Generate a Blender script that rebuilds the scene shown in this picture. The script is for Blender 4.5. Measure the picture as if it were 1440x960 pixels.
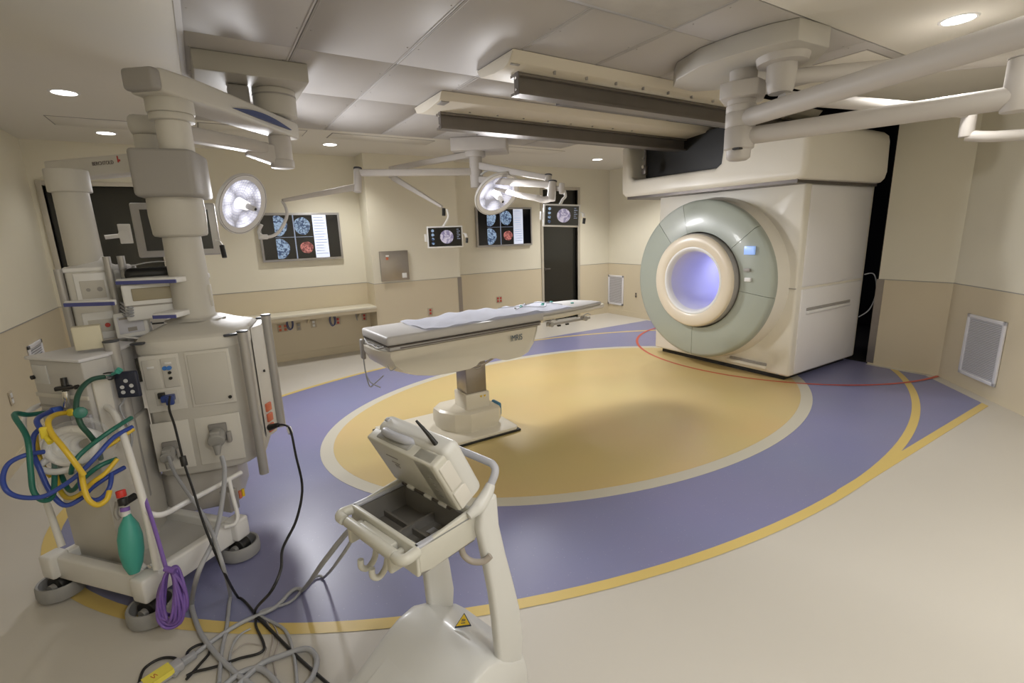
import bpy, bmesh, math, random
from mathutils import Vector, Matrix
random.seed(7)
for o in list(bpy.data.objects): bpy.data.objects.remove(o)
scene = bpy.context.scene
COL = scene.collection
PI = math.pi
# ---------------------------------------------------------------- camera
FPX, PITCH, ROLL, YAW, EYE = 678.46, 0.221445, -0.032165, 0.554683, 1.65
CAM = Vector((0, 0, EYE))
fw = Vector((math.sin(YAW)*math.cos(PITCH), math.cos(YAW)*math.cos(PITCH), -math.sin(PITCH)))
rt0 = Vector((math.cos(YAW), -math.sin(YAW), 0)); up0 = rt0.cross(fw)
rt = rt0*math.cos(ROLL)+up0*math.sin(ROLL); up = -rt0*math.sin(ROLL)+up0*math.cos(ROLL)
cd = bpy.data.cameras.new('camera'); cam = bpy.data.objects.new('camera', cd); COL.objects.link(cam)
cd.sensor_width = 36; cd.lens = FPX*36/1440; cd.clip_start = 0.02
mw = Matrix((rt, up, -fw)).transposed().to_4x4(); mw.translation = CAM
cam.matrix_world = mw; scene.camera = cam
# ---------------------------------------------------------------- world, exposure, large lights
scene.view_settings.view_transform = 'Standard'
scene.view_settings.look = 'None'
scene.view_settings.gamma = 1
scene.view_settings.use_curve_mapping = False
scene.view_settings.exposure = -0.64
w = bpy.data.worlds.new('world'); scene.world = w; w.use_nodes = True
w.node_tree.nodes['Background'].inputs[0].default_value = (.8, .78, .75, 1)
w.node_tree.nodes['Background'].inputs[1].default_value = 0.02
DOWNLIGHT_W = 42       # each recessed downlight
PANEL_W = 26           # each unseen fill panel added behind the camera
SURG_FILL = 38         # wide light of each surgical lamp head
SURG_W = 70            # each surgical light beam
HC = 2.76              # ceiling height


def ray(x, y): return rt*((x-720)/FPX) - up*((y-480)/FPX) + fw
def P(x, y, d): return CAM + ray(x, y)*d                      # point at a given depth along the view
def Z(x, y, z=0.0):
    d = ray(x, y); return CAM + d*((z-EYE)/d.z)
def YP(x, y, Y):
    d = ray(x, y); return CAM + d*(Y/d.y)
def dep(p): return (Vector(p)-CAM).dot(fw)

# ---------------------------------------------------------------- materials
MATS = {}
def M(name, col, rough=.5, metal=0, emit=0, ecol=None, noise=0, nscale=30, bump=0, alpha=1, spec=.5, trans=0, coat=0):
    if name in MATS: return MATS[name]
    m = bpy.data.materials.new(name); m.use_nodes = True
    nt = m.node_tree; b = nt.nodes['Principled BSDF']
    b.inputs['Base Color'].default_value = (*col, 1)
    b.inputs['Roughness'].default_value = rough
    b.inputs['Metallic'].default_value = metal
    b.inputs['Specular IOR Level'].default_value = spec
    b.inputs['Transmission Weight'].default_value = trans
    b.inputs['Coat Weight'].default_value = coat
    b.inputs['Alpha'].default_value = alpha
    if emit:
        b.inputs['Emission Color'].default_value = (*(ecol or col), 1)
        b.inputs['Emission Strength'].default_value = emit
    if noise or bump:
        tc = nt.nodes.new('ShaderNodeTexCoord'); n = nt.nodes.new('ShaderNodeTexNoise')
        n.inputs['Scale'].default_value = nscale; n.inputs['Detail'].default_value = 4
        nt.links.new(tc.outputs['Object'], n.inputs['Vector'])
        if noise:
            mx = nt.nodes.new('ShaderNodeMix'); mx.data_type = 'RGBA'
            mx.inputs['A'].default_value = (*[c*(1-noise) for c in col], 1)
            mx.inputs['B'].default_value = (*[min(1, c*(1+noise)) for c in col], 1)
            nt.links.new(n.outputs['Fac'], mx.inputs['Factor'])
            nt.links.new(mx.outputs['Result'], b.inputs['Base Color'])
        if bump:
            bp = nt.nodes.new('ShaderNodeBump'); bp.inputs['Strength'].default_value = bump
            bp.inputs['Distance'].default_value = .01
            nt.links.new(n.outputs['Fac'], bp.inputs['Height']); nt.links.new(bp.outputs['Normal'], b.inputs['Normal'])
    MATS[name] = m; return m

def vinyl(name, col, fleck, rough, bumpv=.02):
    m = M(name, col, rough)
    nt = m.node_tree; b = nt.nodes['Principled BSDF']
    tc = nt.nodes.new('ShaderNodeTexCoord')
    v = nt.nodes.new('ShaderNodeTexVoronoi'); v.inputs['Scale'].default_value = 38
    r = nt.nodes.new('ShaderNodeValToRGB'); r.color_ramp.elements[0].position = .04; r.color_ramp.elements[1].position = .10
    r.color_ramp.elements[0].color = (*fleck, 1); r.color_ramp.elements[1].color = (*col, 1)
    nt.links.new(tc.outputs['Object'], v.inputs['Vector']); nt.links.new(v.outputs['Distance'], r.inputs['Fac'])
    n = nt.nodes.new('ShaderNodeTexNoise'); n.inputs['Scale'].default_value = 1.3; n.inputs['Detail'].default_value = 2
    nt.links.new(tc.outputs['Object'], n.inputs['Vector'])
    mx = nt.nodes.new('ShaderNodeMix'); mx.data_type = 'RGBA'; mx.blend_type = 'MULTIPLY'
    mx.inputs['Factor'].default_value = .12
    nt.links.new(r.outputs['Color'], mx.inputs['A']); nt.links.new(n.outputs['Color'], mx.inputs['B'])
    nt.links.new(mx.outputs['Result'], b.inputs['Base Color'])
    bp = nt.nodes.new('ShaderNodeBump'); bp.inputs['Strength'].default_value = bumpv; bp.inputs['Distance'].default_value = .02
    n2 = nt.nodes.new('ShaderNodeTexNoise'); n2.inputs['Scale'].default_value = 5
    nt.links.new(tc.outputs['Object'], n2.inputs['Vector'])
    nt.links.new(n2.outputs['Fac'], bp.inputs['Height']); nt.links.new(bp.outputs['Normal'], b.inputs['Normal'])
    return m

wallm = M('wall_paint', (.77, .73, .60), .55, noise=.02, nscale=3, bump=.02)
wainm = M('wainscot_vinyl', (.66, .58, .425), .45, noise=.03, nscale=2)
ceilm = M('ceiling_paint', (.72, .69, .62), .6)
panelm = M('ceiling_panel_metal', (.48, .46, .445), .55, noise=.02, nscale=4)
gapm = M('joint_dark', (.30, .28, .26), .7)
cream = M('floor_cream', (.57, .54, .485), .36, noise=.02, nscale=2)
purple = vinyl('floor_purple', (.235, .24, .41), (.42, .42, .56), .36)
gold = vinyl('floor_gold', (.63, .48, .215), (.68, .54, .28), .30)
yellow = M('floor_yellow', (.66, .50, .17), .35)
pale = M('floor_pale', (.56, .53, .44), .35)
redm = M('floor_red', (.55, .08, .05), .4)
shell = M('scanner_shell', (.78, .745, .66), .35, noise=.015, nscale=2)
shell2 = M('scanner_shell_side', (.80, .79, .80), .35)
glassg = M('green_glass', (.38, .415, .365), .30, coat=.1)
ringm = M('bore_ring_cream', (.74, .66, .53), .3)
violet = M('bore_liner', (.64, .64, .82), .4)
black = M('black_plastic', (.012, .012, .012), .45)
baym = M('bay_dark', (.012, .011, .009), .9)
steel = M('brushed_steel', (.36, .33, .30), .35, metal=.85, noise=.1, nscale=8)
darksteel = M('dark_steel', (.14, .125, .115), .45, metal=.7, noise=.2, nscale=6)
chrome = M('chrome', (.75, .75, .75), .15, metal=1)
white = M('white_enamel', (.74, .735, .72), .42)
whiter = M('white_plastic', (.78, .78, .78), .35)
armm = M('arm_enamel', (.54, .51, .48), .5)
eqm = M('equipment_beige', (.57, .55, .505), .55, noise=.015, nscale=5)
eq2 = M('equipment_beige_light', (.64, .62, .575), .55)
greym = M('cover_grey', (.34, .325, .31), .5)
alum = M('aluminium', (.42, .41, .40), .38, metal=.4)
capm = M('dark_cap', (.05, .055, .07), .4)
tealm = M('teal_rubber', (.06, .36, .30), .45)
greenh = M('green_hose', (.02, .16, .12), .35)
blueh = M('blue_hose', (.04, .08, .38), .35)
yellowh = M('yellow_hose', (.72, .50, .04), .35)
purpleh = M('purple_cable', (.20, .11, .42), .4)
greyc = M('grey_cable', (.36, .37, .40), .45)
blackc = M('black_cable', (.012, .012, .013), .45)
bluep = M('blue_plastic', (.03, .06, .25), .35)
redp = M('red_plastic', (.50, .05, .04), .4)
orangep = M('orange_socket', (.62, .16, .08), .4)
sheetm = M('sheet_cloth', (.84, .85, .92), .8, bump=.3, nscale=25)
mattm = M('mattress_vinyl', (.50, .485, .465), .5)
hullm = M('table_cream', (.69, .645, .54), .3)
darkglass = M('dark_glass', (.018, .018, .015), .08)
framew = M('door_frame_paint', (.50, .46, .38), .5)
ventm = M('vent_white', (.76, .76, .80), .45)
lightem = M('downlight_lens', (1, 1, 1), .4, emit=14, ecol=(1, .97, .9))
panelem = M('fill_panel_lens', (1, 1, 1), .4, emit=3, ecol=(1, .96, .88))
screenk = M('screen_black', (.004, .004, .006), .12)
screenw = M('screen_white', (.7, .75, .9), .3, emit=.75, ecol=(.72, .8, 1))
screenl = M('screen_lines', (.25, .3, .4), .3, emit=.25, ecol=(.5, .6, .9))
bluedisp = M('blue_display', (.3, .45, .9), .3, emit=.7, ecol=(.35, .55, 1))
trayg = M('tray_grey', (.20, .19, .175), .55)
cartw = M('cart_white', (.62, .62, .60), .35, coat=.1)
cartc = M('cart_cream', (.56, .55, .49), .4)
gripg = M('grip_grey', (.44, .45, .50), .35)
stickery = M('sticker_yellow', (.80, .55, .03), .5)
inkm = M('ink_dark', (.03, .05, .09), .5)
bumperg = M('bumper_grey', (.30, .30, .30), .55)

def scan_mat(name, c0, c1, sc, strength=.8):
    m = M(name, c0, .3); nt = m.node_tree; b = nt.nodes['Principled BSDF']
    tc = nt.nodes.new('ShaderNodeTexCoord'); n = nt.nodes.new('ShaderNodeTexNoise')
    n.inputs['Scale'].default_value = sc; n.inputs['Detail'].default_value = 3; n.inputs['Distortion'].default_value = 1.6
    r = nt.nodes.new('ShaderNodeValToRGB'); r.color_ramp.elements[0].position = .42; r.color_ramp.elements[1].position = .56
    r.color_ramp.elements[0].color = (*c0, 1); r.color_ramp.elements[1].color = (*c1, 1)
    nt.links.new(tc.outputs['Object'], n.inputs['Vector']); nt.links.new(n.outputs['Fac'], r.inputs['Fac'])
    nt.links.new(r.outputs['Color'], b.inputs['Emission Color']); b.inputs['Emission Strength'].default_value = strength
    b.inputs['Base Color'].default_value = (.02, .02, .02, 1)
    return m
brainb = scan_mat('scan_blue', (.03, .08, .22), (.55, .75, 1), 22)
brainr = scan_mat('scan_red', (.25, .04, .04), (1, .35, .3), 22)
brainp = scan_mat('scan_pink', (.35, .3, .5), (.95, .85, 1), 14)
listm = scan_mat('scan_list', (.4, .5, .7), (.8, .88, 1), 40, .5)

# ---------------------------------------------------------------- mesh builder
def frame(o, ang=0, tilt=None):
    m = Matrix.Translation(Vector(o)) @ Matrix.Rotation(ang, 4, 'Z')
    return m @ tilt if tilt else m
def basis(o, ex, ey, ez):
    m = Matrix((ex, ey, ez)).transposed().to_4x4(); m.translation = Vector(o); return m

class MB:
    def __init__(s, T=None):
        s.bm = bmesh.new(); s.T = T or Matrix.Identity(4)
    def _merge(s, b, bev=0, seg=2, lim=.5):
        if bev:
            es = [e for e in b.edges if len(e.link_faces) == 2 and e.calc_face_angle(0) > lim]
            if es: bmesh.ops.bevel(b, geom=es, offset=bev, segments=seg, profile=.5, affect='EDGES', clamp_overlap=True)
        vm = {v: s.bm.verts.new(s.T @ v.co) for v in b.verts}
        for f in b.faces:
            try: s.bm.faces.new([vm[v] for v in f.verts])
            except ValueError: pass
        b.free(); return s
    def box(s, c, d, bev=0, seg=2, rz=0, R=None):
        b = bmesh.new(); bmesh.ops.create_cube(b, size=1)
        m = Matrix.Translation(Vector(c)) @ (R or Matrix.Rotation(rz, 4, 'Z')) @ Matrix.Diagonal((*d, 1))
        bmesh.ops.transform(b, matrix=m, verts=b.verts)
        return s._merge(b, bev, seg)
    def bx(s, x0, x1, y0, y1, z0, z1, bev=0, seg=2):
        return s.box(((x0+x1)/2, (y0+y1)/2, (z0+z1)/2), (abs(x1-x0), abs(y1-y0), abs(z1-z0)), bev, seg)
    def cyl(s, p0, p1, r0, r1=None, n=24, bev=0):
        p0 = Vector(p0); p1 = Vector(p1); r1 = r0 if r1 is None else r1
        b = bmesh.new(); L = (p1-p0).length
        bmesh.ops.create_cone(b, cap_ends=True, segments=n, radius1=r0, radius2=r1, depth=L)
        q = Vector((0, 0, 1)).rotation_difference((p1-p0).normalized()).to_matrix().to_4x4()
        bmesh.ops.transform(b, matrix=Matrix.Translation((p0+p1)/2) @ q, verts=b.verts)
        return s._merge(b, bev, 2, .9)
    def lathe(s, prof, o=(0, 0, 0), axis=(0, 0, 1), n=40, a0=0, a1=2*PI, cap=False):
        b = bmesh.new(); full = abs(a1-a0-2*PI) < 1e-6
        q = Vector((0, 0, 1)).rotation_difference(Vector(axis).normalized()).to_matrix()
        k = n if full else n+1; rings = []
        for i in range(k):
            a = a0+(a1-a0)*i/n
            rings.append([b.verts.new(Vector(o)+q @ Vector((r*math.cos(a), r*math.sin(a), z))) for r, z in prof])
        for i in range(n):
            A, B = rings[i], rings[(i+1) % k]
            for j in range(len(prof)-1):
                b.faces.new((A[j], B[j], B[j+1], A[j+1]))
        if cap and not full:
            b.faces.new(rings[0][::-1]); b.faces.new(rings[-1])
        bmesh.ops.remove_doubles(b, verts=b.verts, dist=1e-6)
        return s._merge(b)
    def tube(s, pts, r, n=8, closed=False, sub=6, rs=None, zmin=None):
        pts = [Vector(p) for p in pts]; N = len(pts); out = []; rad = []
        def g(i):
            if closed: return pts[i % N]
            return pts[max(0, min(N-1, i))]
        segs = N if closed else N-1
        for i in range(segs):
            a, b_, c, d = g(i-1), g(i), g(i+1), g(i+2)
            for k in range(sub):
                t = k/sub
                out.append(.5*((2*b_)+(c-a)*t+(2*a-5*b_+4*c-d)*t*t+(3*b_-a-3*c+d)*t**3))
                if rs: rad.append(rs[i]*(1-t)+rs[(i+1) % N]*t)
        if not closed:
            out.append(pts[-1]); rad.append(rs[-1] if rs else 0)
        if zmin is not None:
            for q in out: q.z = max(q.z, zmin)
        b = bmesh.new(); K = len(out); rings = []; nrm = None
        for i, p in enumerate(out):
            if closed: t = out[(i+1) % K]-out[i-1]
            else: t = out[min(K-1, i+1)]-out[max(0, i-1)]
            t = t.normalized() if t.length > 1e-9 else Vector((0, 0, 1))
            if nrm is None:
                nrm = t.orthogonal().normalized()
            nrm = (nrm-t*nrm.dot(t)); nrm = nrm.normalized() if nrm.length > 1e-6 else t.orthogonal().normalized()
            bn = t.cross(nrm); R = rad[i] if rs else r
            rings.append([b.verts.new(p+nrm*R*math.cos(2*PI*j/n)+bn*R*math.sin(2*PI*j/n)) for j in range(n)])
        for i in range(K if closed else K-1):
            A, B = rings[i], rings[(i+1) % K]
            for j in range(n): b.faces.new((A[j], A[(j+1) % n], B[(j+1) % n], B[j]))
        if not closed:
            b.faces.new(rings[0][::-1]); b.faces.new(rings[-1])
        return s._merge(b)
    def prism(s, poly, z0, z1, bev=0, seg=2, M4=None, lim=.5):
        """polygon in local xy, extruded z0..z1"""
        b = bmesh.new(); n = len(poly)
        lo = [b.verts.new((x, y, z0)) for x, y in poly]; hi = [b.verts.new((x, y, z1)) for x, y in poly]
        b.faces.new(lo[::-1]); b.faces.new(hi)
        for i in range(n): b.faces.new((lo[i], lo[(i+1) % n], hi[(i+1) % n], hi[i]))
        bmesh.ops.recalc_face_normals(b, faces=b.faces)
        if M4: bmesh.ops.transform(b, matrix=M4, verts=b.verts)
        return s._merge(b, bev, seg, lim)
    def loft(s, rings, cap=True):
        b = bmesh.new(); R = [[b.verts.new(p) for p in r] for r in rings]; n = len(R[0])
        for A, B in zip(R, R[1:]):
            for j in range(n): b.faces.new((A[j], A[(j+1) % n], B[(j+1) % n], B[j]))
        if cap: b.faces.new(R[0][::-1]); b.faces.new(R[-1])
        bmesh.ops.recalc_face_normals(b, faces=b.faces)
        return s._merge(b)
    def grid(s, f, nu, nv, thick=0):
        b = bmesh.new(); V = [[b.verts.new(f(i/nu, j/nv)) for j in range(nv+1)] for i in range(nu+1)]
        for i in range(nu):
            for j in range(nv): b.faces.new((V[i][j], V[i+1][j], V[i+1][j+1], V[i][j+1]))
        if thick: bmesh.ops.solidify(b, geom=b.faces[:], thickness=thick)
        return s._merge(b)
    def to(s, name, mat, parent=None, kind=None, label=None, sharp=50):
        me = bpy.data.meshes.new(name)
        bmesh.ops.recalc_face_normals(s.bm, faces=s.bm.faces)
        if parent is not None:
            s.bm.transform(ROOTM[parent.name].inverted())
        s.bm.to_mesh(me); s.bm.free()
        me.shade_smooth(); me.set_sharp_from_angle(angle=math.radians(sharp))
        me.materials.append(mat)
        o = bpy.data.objects.new(name, me); COL.objects.link(o)
        if parent is not None:
            o.parent = parent; ROOTM[o.name] = ROOTM[parent.name]
        else: ROOTM[o.name] = Matrix.Identity(4)
        if kind: o['kind'] = kind
        if label: o['label'] = label
        return o
ROOTM = {}
def thing(name, label, cat, loc=(0, 0, 0), rz=0, group=None):
    o = bpy.data.objects.new(name, None); COL.objects.link(o); o.empty_display_size = .1
    o.location = loc; o.rotation_euler = (0, 0, rz)
    ROOTM[o.name] = Matrix.Translation(Vector(loc)) @ Matrix.Rotation(rz, 4, 'Z')
    o['label'] = label; o['category'] = cat
    if group: o['group'] = group
    return o
def tag(o, label, cat, group=None):
    o['label'] = label; o['category'] = cat
    if group: o['group'] = group
    return o
def struct(o): o['kind'] = 'structure'; return o
def sroot(name):
    o = bpy.data.objects.new(name, None); COL.objects.link(o); ROOTM[o.name] = Matrix.Identity(4); o['kind'] = 'structure'; return o
def text(name, body, size, T, mat, parent, ext=.0008, sx=1.0):
    cu = bpy.data.curves.new(name, 'FONT'); cu.body = body; cu.size = size; cu.extrude = ext; cu.align_x = 'CENTER'; cu.align_y = 'CENTER'
    to = bpy.data.objects.new(name+'_src', cu); COL.objects.link(to)
    bpy.context.view_layer.update()
    me = bpy.data.meshes.new_from_object(to.evaluated_get(bpy.context.evaluated_depsgraph_get()))
    bpy.data.objects.remove(to)
    me.transform(ROOTM[parent.name].inverted() @ T @ Matrix.Diagonal((sx, 1, 1, 1)))
    me.materials.clear(); me.materials.append(mat)
    o = bpy.data.objects.new(name, me); COL.objects.link(o); o.parent = parent; ROOTM[o.name] = ROOTM[parent.name]
    return o
def light(kind, name, loc, power, col=(1, 1, 1), size=.1, aim=None, parent=None, spot=None, blend=.5, shape='DISK', sy=None):
    ld = bpy.data.lights.new(name, kind); ld.energy = power; ld.color = col
    if kind == 'AREA':
        ld.shape = shape; ld.size = size
        if sy: ld.size_y = sy
    elif kind == 'SPOT':
        ld.spot_size = spot; ld.spot_blend = blend; ld.shadow_soft_size = size
    else: ld.shadow_soft_size = size
    o = bpy.data.objects.new(name, ld); COL.objects.link(o)
    m = Matrix.Translation(Vector(loc))
    if aim is not None: m = m @ (Vector(aim)-Vector(loc)).to_track_quat('-Z', 'Y').to_matrix().to_4x4()
    if parent: o.parent = parent; m = ROOTM[parent.name].inverted() @ m
    o.matrix_local = m
    return o

# ================================================================ THE ROOM
XL, YB, XS, YF = -1.46, 7.22, 6.8, -2.6
PX0, PX1, PY = 1.98, 3.34, 6.86               # pilaster on the back wall
XR, YR0, YR1 = 6.5, 1.80, 2.47                # wall beside the scanner bay
DX, DY = 4.5, -0.2                            # far end of the diagonal wall
fl = MB().bx(XL-.3, 9.2, YF-.3, YB+.3, -.12, 0).to('floor', cream); struct(fl)

def clip(poly, a, b, c):                       # keep a*x+b*y<=c
    out = []
    for i in range(len(poly)):
        p, q = poly[i], poly[(i+1) % len(poly)]
        dp, dq = a*p[0]+b*p[1]-c, a*q[0]+b*q[1]-c
        if dp <= 0: out.append(p)
        if dp*dq < 0:
            t = dp/(dp-dq); out.append((p[0]+(q[0]-p[0])*t, p[1]+(q[1]-p[1])*t))
    return out
def walls_clip(poly):
    poly = clip(poly, 1, 0, 6.72)
    return clip(poly, 1, -1, 4.54)
ECX, ECY, EA, EB = 3.16, 3.69, 4.12, 2.42
GCX, GCY, GA, GB = 3.15, 3.60, 2.62, 1.75
ell = lambda cx, cy, a, b, n=128: [(cx+a*math.cos(2*PI*i/n), cy+b*math.sin(2*PI*i/n)) for i in range(n)]
rect = walls_clip([(3.16, 1.27), (7, 1.27), (7, 6.11), (3.16, 6.11)])
MB().prism(rect, 0, .0008).to('purple_vinyl', purple, fl)
MB().prism(walls_clip(ell(ECX, ECY, EA, EB)), 0, .0016).to('purple_vinyl', purple, fl)
def ring(mb, cx, cy, a, b, a2, b2, h, n=160, t0=0, t1=2*PI):
    for i in range(n):
        u, v = t0+(t1-t0)*i/n, t0+(t1-t0)*(i+1)/n
        q = [(cx+a*math.cos(u), cy+b*math.sin(u)), (cx+a*math.cos(v), cy+b*math.sin(v)),
             (cx+a2*math.cos(v), cy+b2*math.sin(v)), (cx+a2*math.cos(u), cy+b2*math.sin(u))]
        if max(p[0] for p in q) > 6.70 or max(p[0]-p[1] for p in q) > 4.6: continue
        b_ = [(x, y) for x, y in q]
        mb.grid(lambda s, t, b_=b_: Vector((b_[0][0]*(1-s)*(1-t)+b_[1][0]*s*(1-t)+b_[2][0]*s*t+b_[3][0]*(1-s)*t,
                                            b_[0][1]*(1-s)*(1-t)+b_[1][1]*s*(1-t)+b_[2][1]*s*t+b_[3][1]*(1-s)*t, h)), 1, 1)
    return mb
ring(MB(), ECX, ECY, EA, EB, EA+.07, EB+.06, .0024).to('yellow_vinyl_line', yellow, fl)
MB().prism(walls_clip([(3.16, 1.215), (7, 1.215), (7, 1.275), (3.16, 1.275)]), 0, .0022).to('yellow_vinyl_line', yellow, fl)
MB().prism(ell(GCX, GCY, GA, GB), 0, .0032).to('pale_vinyl_ring', pale, fl)
MB().prism(ell(GCX, GCY, GA-.10, GB-.10), 0, .0040).to('gold_vinyl_oval', gold, fl)
MB().bx(6.43, XR, YR0+.07, YR1-.005, 0, .0030).to('cove_strip', cream, fl)
rr = MB()
for i in range(100):
    a, b = PI/2+.15+(PI-.05)*i/100, PI/2+.15+(PI-.05)*(i+1)/100
    q = [(6.62+r*math.cos(t), 3.67+r*math.sin(t)) for r, t in ((1.855, a), (1.855, b), (1.89, b), (1.89, a))]
    if max(p[0] for p in q) > 6.6: continue
    rr.grid(lambda s, t, b_=q: Vector((b_[0][0]*(1-s)*(1-t)+b_[1][0]*s*(1-t)+b_[2][0]*s*t+b_[3][0]*(1-s)*t,
                                       b_[0][1]*(1-s)*(1-t)+b_[1][1]*s*(1-t)+b_[2][1]*s*t+b_[3][1]*(1-s)*t, .0048)), 1, 1)
rr.to('red_safety_line', redm, fl)

def wall(name, segs, parentless=True, wains=True, z1=HC):
    """segs: list of (p, q, thickness side normal) plan segments; wall body behind, wainscot proud"""
    root = sroot(name); b = MB(); wn = MB(); tr = MB()
    for (p, q) in segs:
        p = Vector((*p, 0)); q = Vector((*q, 0)); d = (q-p).normalized(); nrm = Vector((-d.y, d.x, 0))   # body lies on +nrm side
        L = (q-p).length; T = basis(p, d, nrm, Vector((0, 0, 1)))
        bb = MB(T); bb.bx(0, L, 0, .12, 0, z1)
        b.bm.from_mesh(_tmp(bb))
        if wains:
            ww = MB(T); ww.bx(0, L, -.004, .001, 0, 1.0); wn.bm.from_mesh(_tmp(ww))
            t2 = MB(T); t2.bx(0, L, -.007, .001, .997, 1.004); tr.bm.from_mesh(_tmp(t2))
    b.to('wall_body', wallm, root)
    if wains:
        wn.to('wainscot_panel', wainm, root); tr.to('dado_trim', greym, root)
    return root
def _tmp(mb):
    me = bpy.data.meshes.new('tmp'); mb.bm.to_mesh(me); mb.bm.free(); return me
D1 = (-1.36, -0.42, 2.30); D2 = (5.20, 6.00, 2.38)
wb = wall('wall_back', [((XL, YB), (D1[0], YB)), ((D1[1], YB), (D2[0], YB)), ((D2[1], YB), (XS+.2, YB))])
for X0, X1, zt in (D1, D2): MB().bx(X0, X1, YB, YB+.12, zt, HC).to('door_head', wallm, wb)
pil = sroot('wall_back_pilaster')
MB().bx(PX0, PX1, PY, YB+.01, 0, HC).to('wall_body', wallm, pil)
MB().bx(PX0-.004, PX1+.004, PY-.004, YB+.012, 0, 1.0).to('wainscot_panel', wainm, pil)
MB().bx(PX0-.006, PX1+.006, PY-.006, YB+.012, .998, 1.004).to('dado_trim', greym, pil)
MB().bx(PX1-.055, PX1+.012, PY-.012, PY-.002, .02, 1.0).bx(PX1+.008, PX1+.013, PY-.008, PY+.06, .02, 1.0).to('corner_guard', steel, pil, label='stainless steel corner guard')
wall('wall_left', [((XL, YF), (XL, YB))])
wall('wall_scanner', [((XS, YB), (XS, 4.92))])
wr = wall('wall_right', [((XR, YR1), (XR, YR0)), ((XR, YR0), (DX, DY)), ((DX, DY), (DX, YF))])
MB().bx(XR-.012, XR+.12, YR1-.06, YR1+.012, .02, 1.0).to('corner_guard', steel, wr, label='stainless steel corner guard')
wall('wall_front', [((DX+.1, YF), (XL-.1, YF))])
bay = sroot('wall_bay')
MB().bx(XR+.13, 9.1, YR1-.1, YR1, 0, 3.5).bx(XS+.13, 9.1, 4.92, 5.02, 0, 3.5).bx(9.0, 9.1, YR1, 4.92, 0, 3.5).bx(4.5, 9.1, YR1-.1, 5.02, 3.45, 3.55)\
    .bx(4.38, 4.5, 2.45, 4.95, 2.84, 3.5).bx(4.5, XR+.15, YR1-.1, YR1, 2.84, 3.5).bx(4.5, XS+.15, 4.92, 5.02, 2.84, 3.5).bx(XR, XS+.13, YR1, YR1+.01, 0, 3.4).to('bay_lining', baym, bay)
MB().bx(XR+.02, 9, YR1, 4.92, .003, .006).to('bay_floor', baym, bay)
bb = MB()
bb.bx(XL+.005, XL+.016, YF, YB, 0, .10).bx(D1[1], PX0, YB-.016, YB-.005, 0, .1).bx(PX0, PX1, PY-.016, PY-.005, 0, .1).bx(PX1, D2[0], YB-.016, YB-.005, 0, .1)
bb.bx(XS-.016, XS-.005, 4.95, YB, 0, .1)
struct(bb.to('baseboard_back', wainm))

# ceiling
ce = sroot('ceiling')
MB().bx(XL-.2, 4.4, YF-.2, YB+.2, HC+.012, HC+.12).bx(4.4, XS+.3, 4.92, YB+.2, HC+.012, HC+.12).bx(4.4, XS+.3, YF-.2, YR1, HC+.012, HC+.12).to('ceiling_slab', gapm, ce)
cp = MB()   # painted plaster around the metal panel field
PFX0, PFX1, PFY0, PFY1 = .06, 4.36, 1.66, 5.60
cp.bx(XL, PFX0, YF, YB, HC, HC+.011).bx(PFX0, XS+.2, PFY1+.01, YB, HC, HC+.011).bx(PFX0, DX+.2, YF, PFY0-.01, HC, HC+.011)
cp.bx(PFX1+.01, XS+.2, 4.92, PFY1+.01, HC, HC+.011).bx(PFX1+.01, XS+.2, PFY0-.01, YR1, HC, HC+.011).bx(DX+.2, XS+.2, .2, PFY0-.01, HC, HC+.011)
cp.to('plaster_field', ceilm, ce)
xs = [.06, .63, 1.25, 1.86, 2.47, 3.10, 3.73, 4.36]; ys = [1.66, 2.12, 3.36, 4.30, 5.60]
screws = MB()
for i in range(len(xs)-1):
    for j in range(len(ys)-1):
        if (i, j) in ((2, 0), (3, 0)): continue
        g = .002
        MB().bx(xs[i]+g, xs[i+1]-g, ys[j]+g, ys[j+1]-g, HC-.001, HC+.010, bev=.002, seg=1).to('ceiling_panel', panelm, ce)
        k = max(2, int((ys[j+1]-ys[j])/.42))
        for q in range(k):
            for xx in (xs[i]+.035, xs[i+1]-.035):
                yy = ys[j]+(q+.5)*(ys[j+1]-ys[j])/k
                screws.cyl((xx, yy, HC-.003), (xx, yy, HC+.002), .0045, n=6)
screws.to('panel_screws', greym, ce, kind='stuff')
sm = MB()
for x in xs[1:-1]:
    sm.bx(x-.016, x-.012, ys[1], ys[-1], HC-.003, HC+.001).bx(x+.012, x+.016, ys[1], ys[-1], HC-.003, HC+.001)
sm.bx(.045, .075, YF, 5.60, HC-.006, HC+.002)
sm.to('panel_joint_strip', panelm, ce)
def access(x0, x1, y0, y1):
    MB().bx(x0, x1, y0, y1, HC-.002, HC+.002).to('hatch_gap', gapm, ce)
    MB().bx(x0+.012, x1-.012, y0+.012, y1-.012, HC-.006, HC+.002, bev=.002, seg=1).to('access_hatch', ceilm, ce)
a_ = Z(350, 195, HC)
access(.12, 1.10, 5.70, 6.02); access(1.35, 2.55, 5.72, 6.02); access(3.55, 4.55, 5.74, 6.10)
access(-1.0, -.35, 5.9, 6.3); access(3.9, 4.5, 1.72, 2.1)
# milky diffuser above the near edge of the panel field
df = sroot('trim_1')
MB().bx(1.28, 2.45, .95, 2.10, HC-.012, HC+.005, bev=.004).to('diffuser_frame', greym, df)
MB().bx(1.31, 2.42, .98, 2.07, HC-.016, HC-.006, bev=.003).to('diffuser_sheet', M('milky_diffuser', (.47, .44, .39), .25, noise=.16, nscale=6), df)

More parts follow.
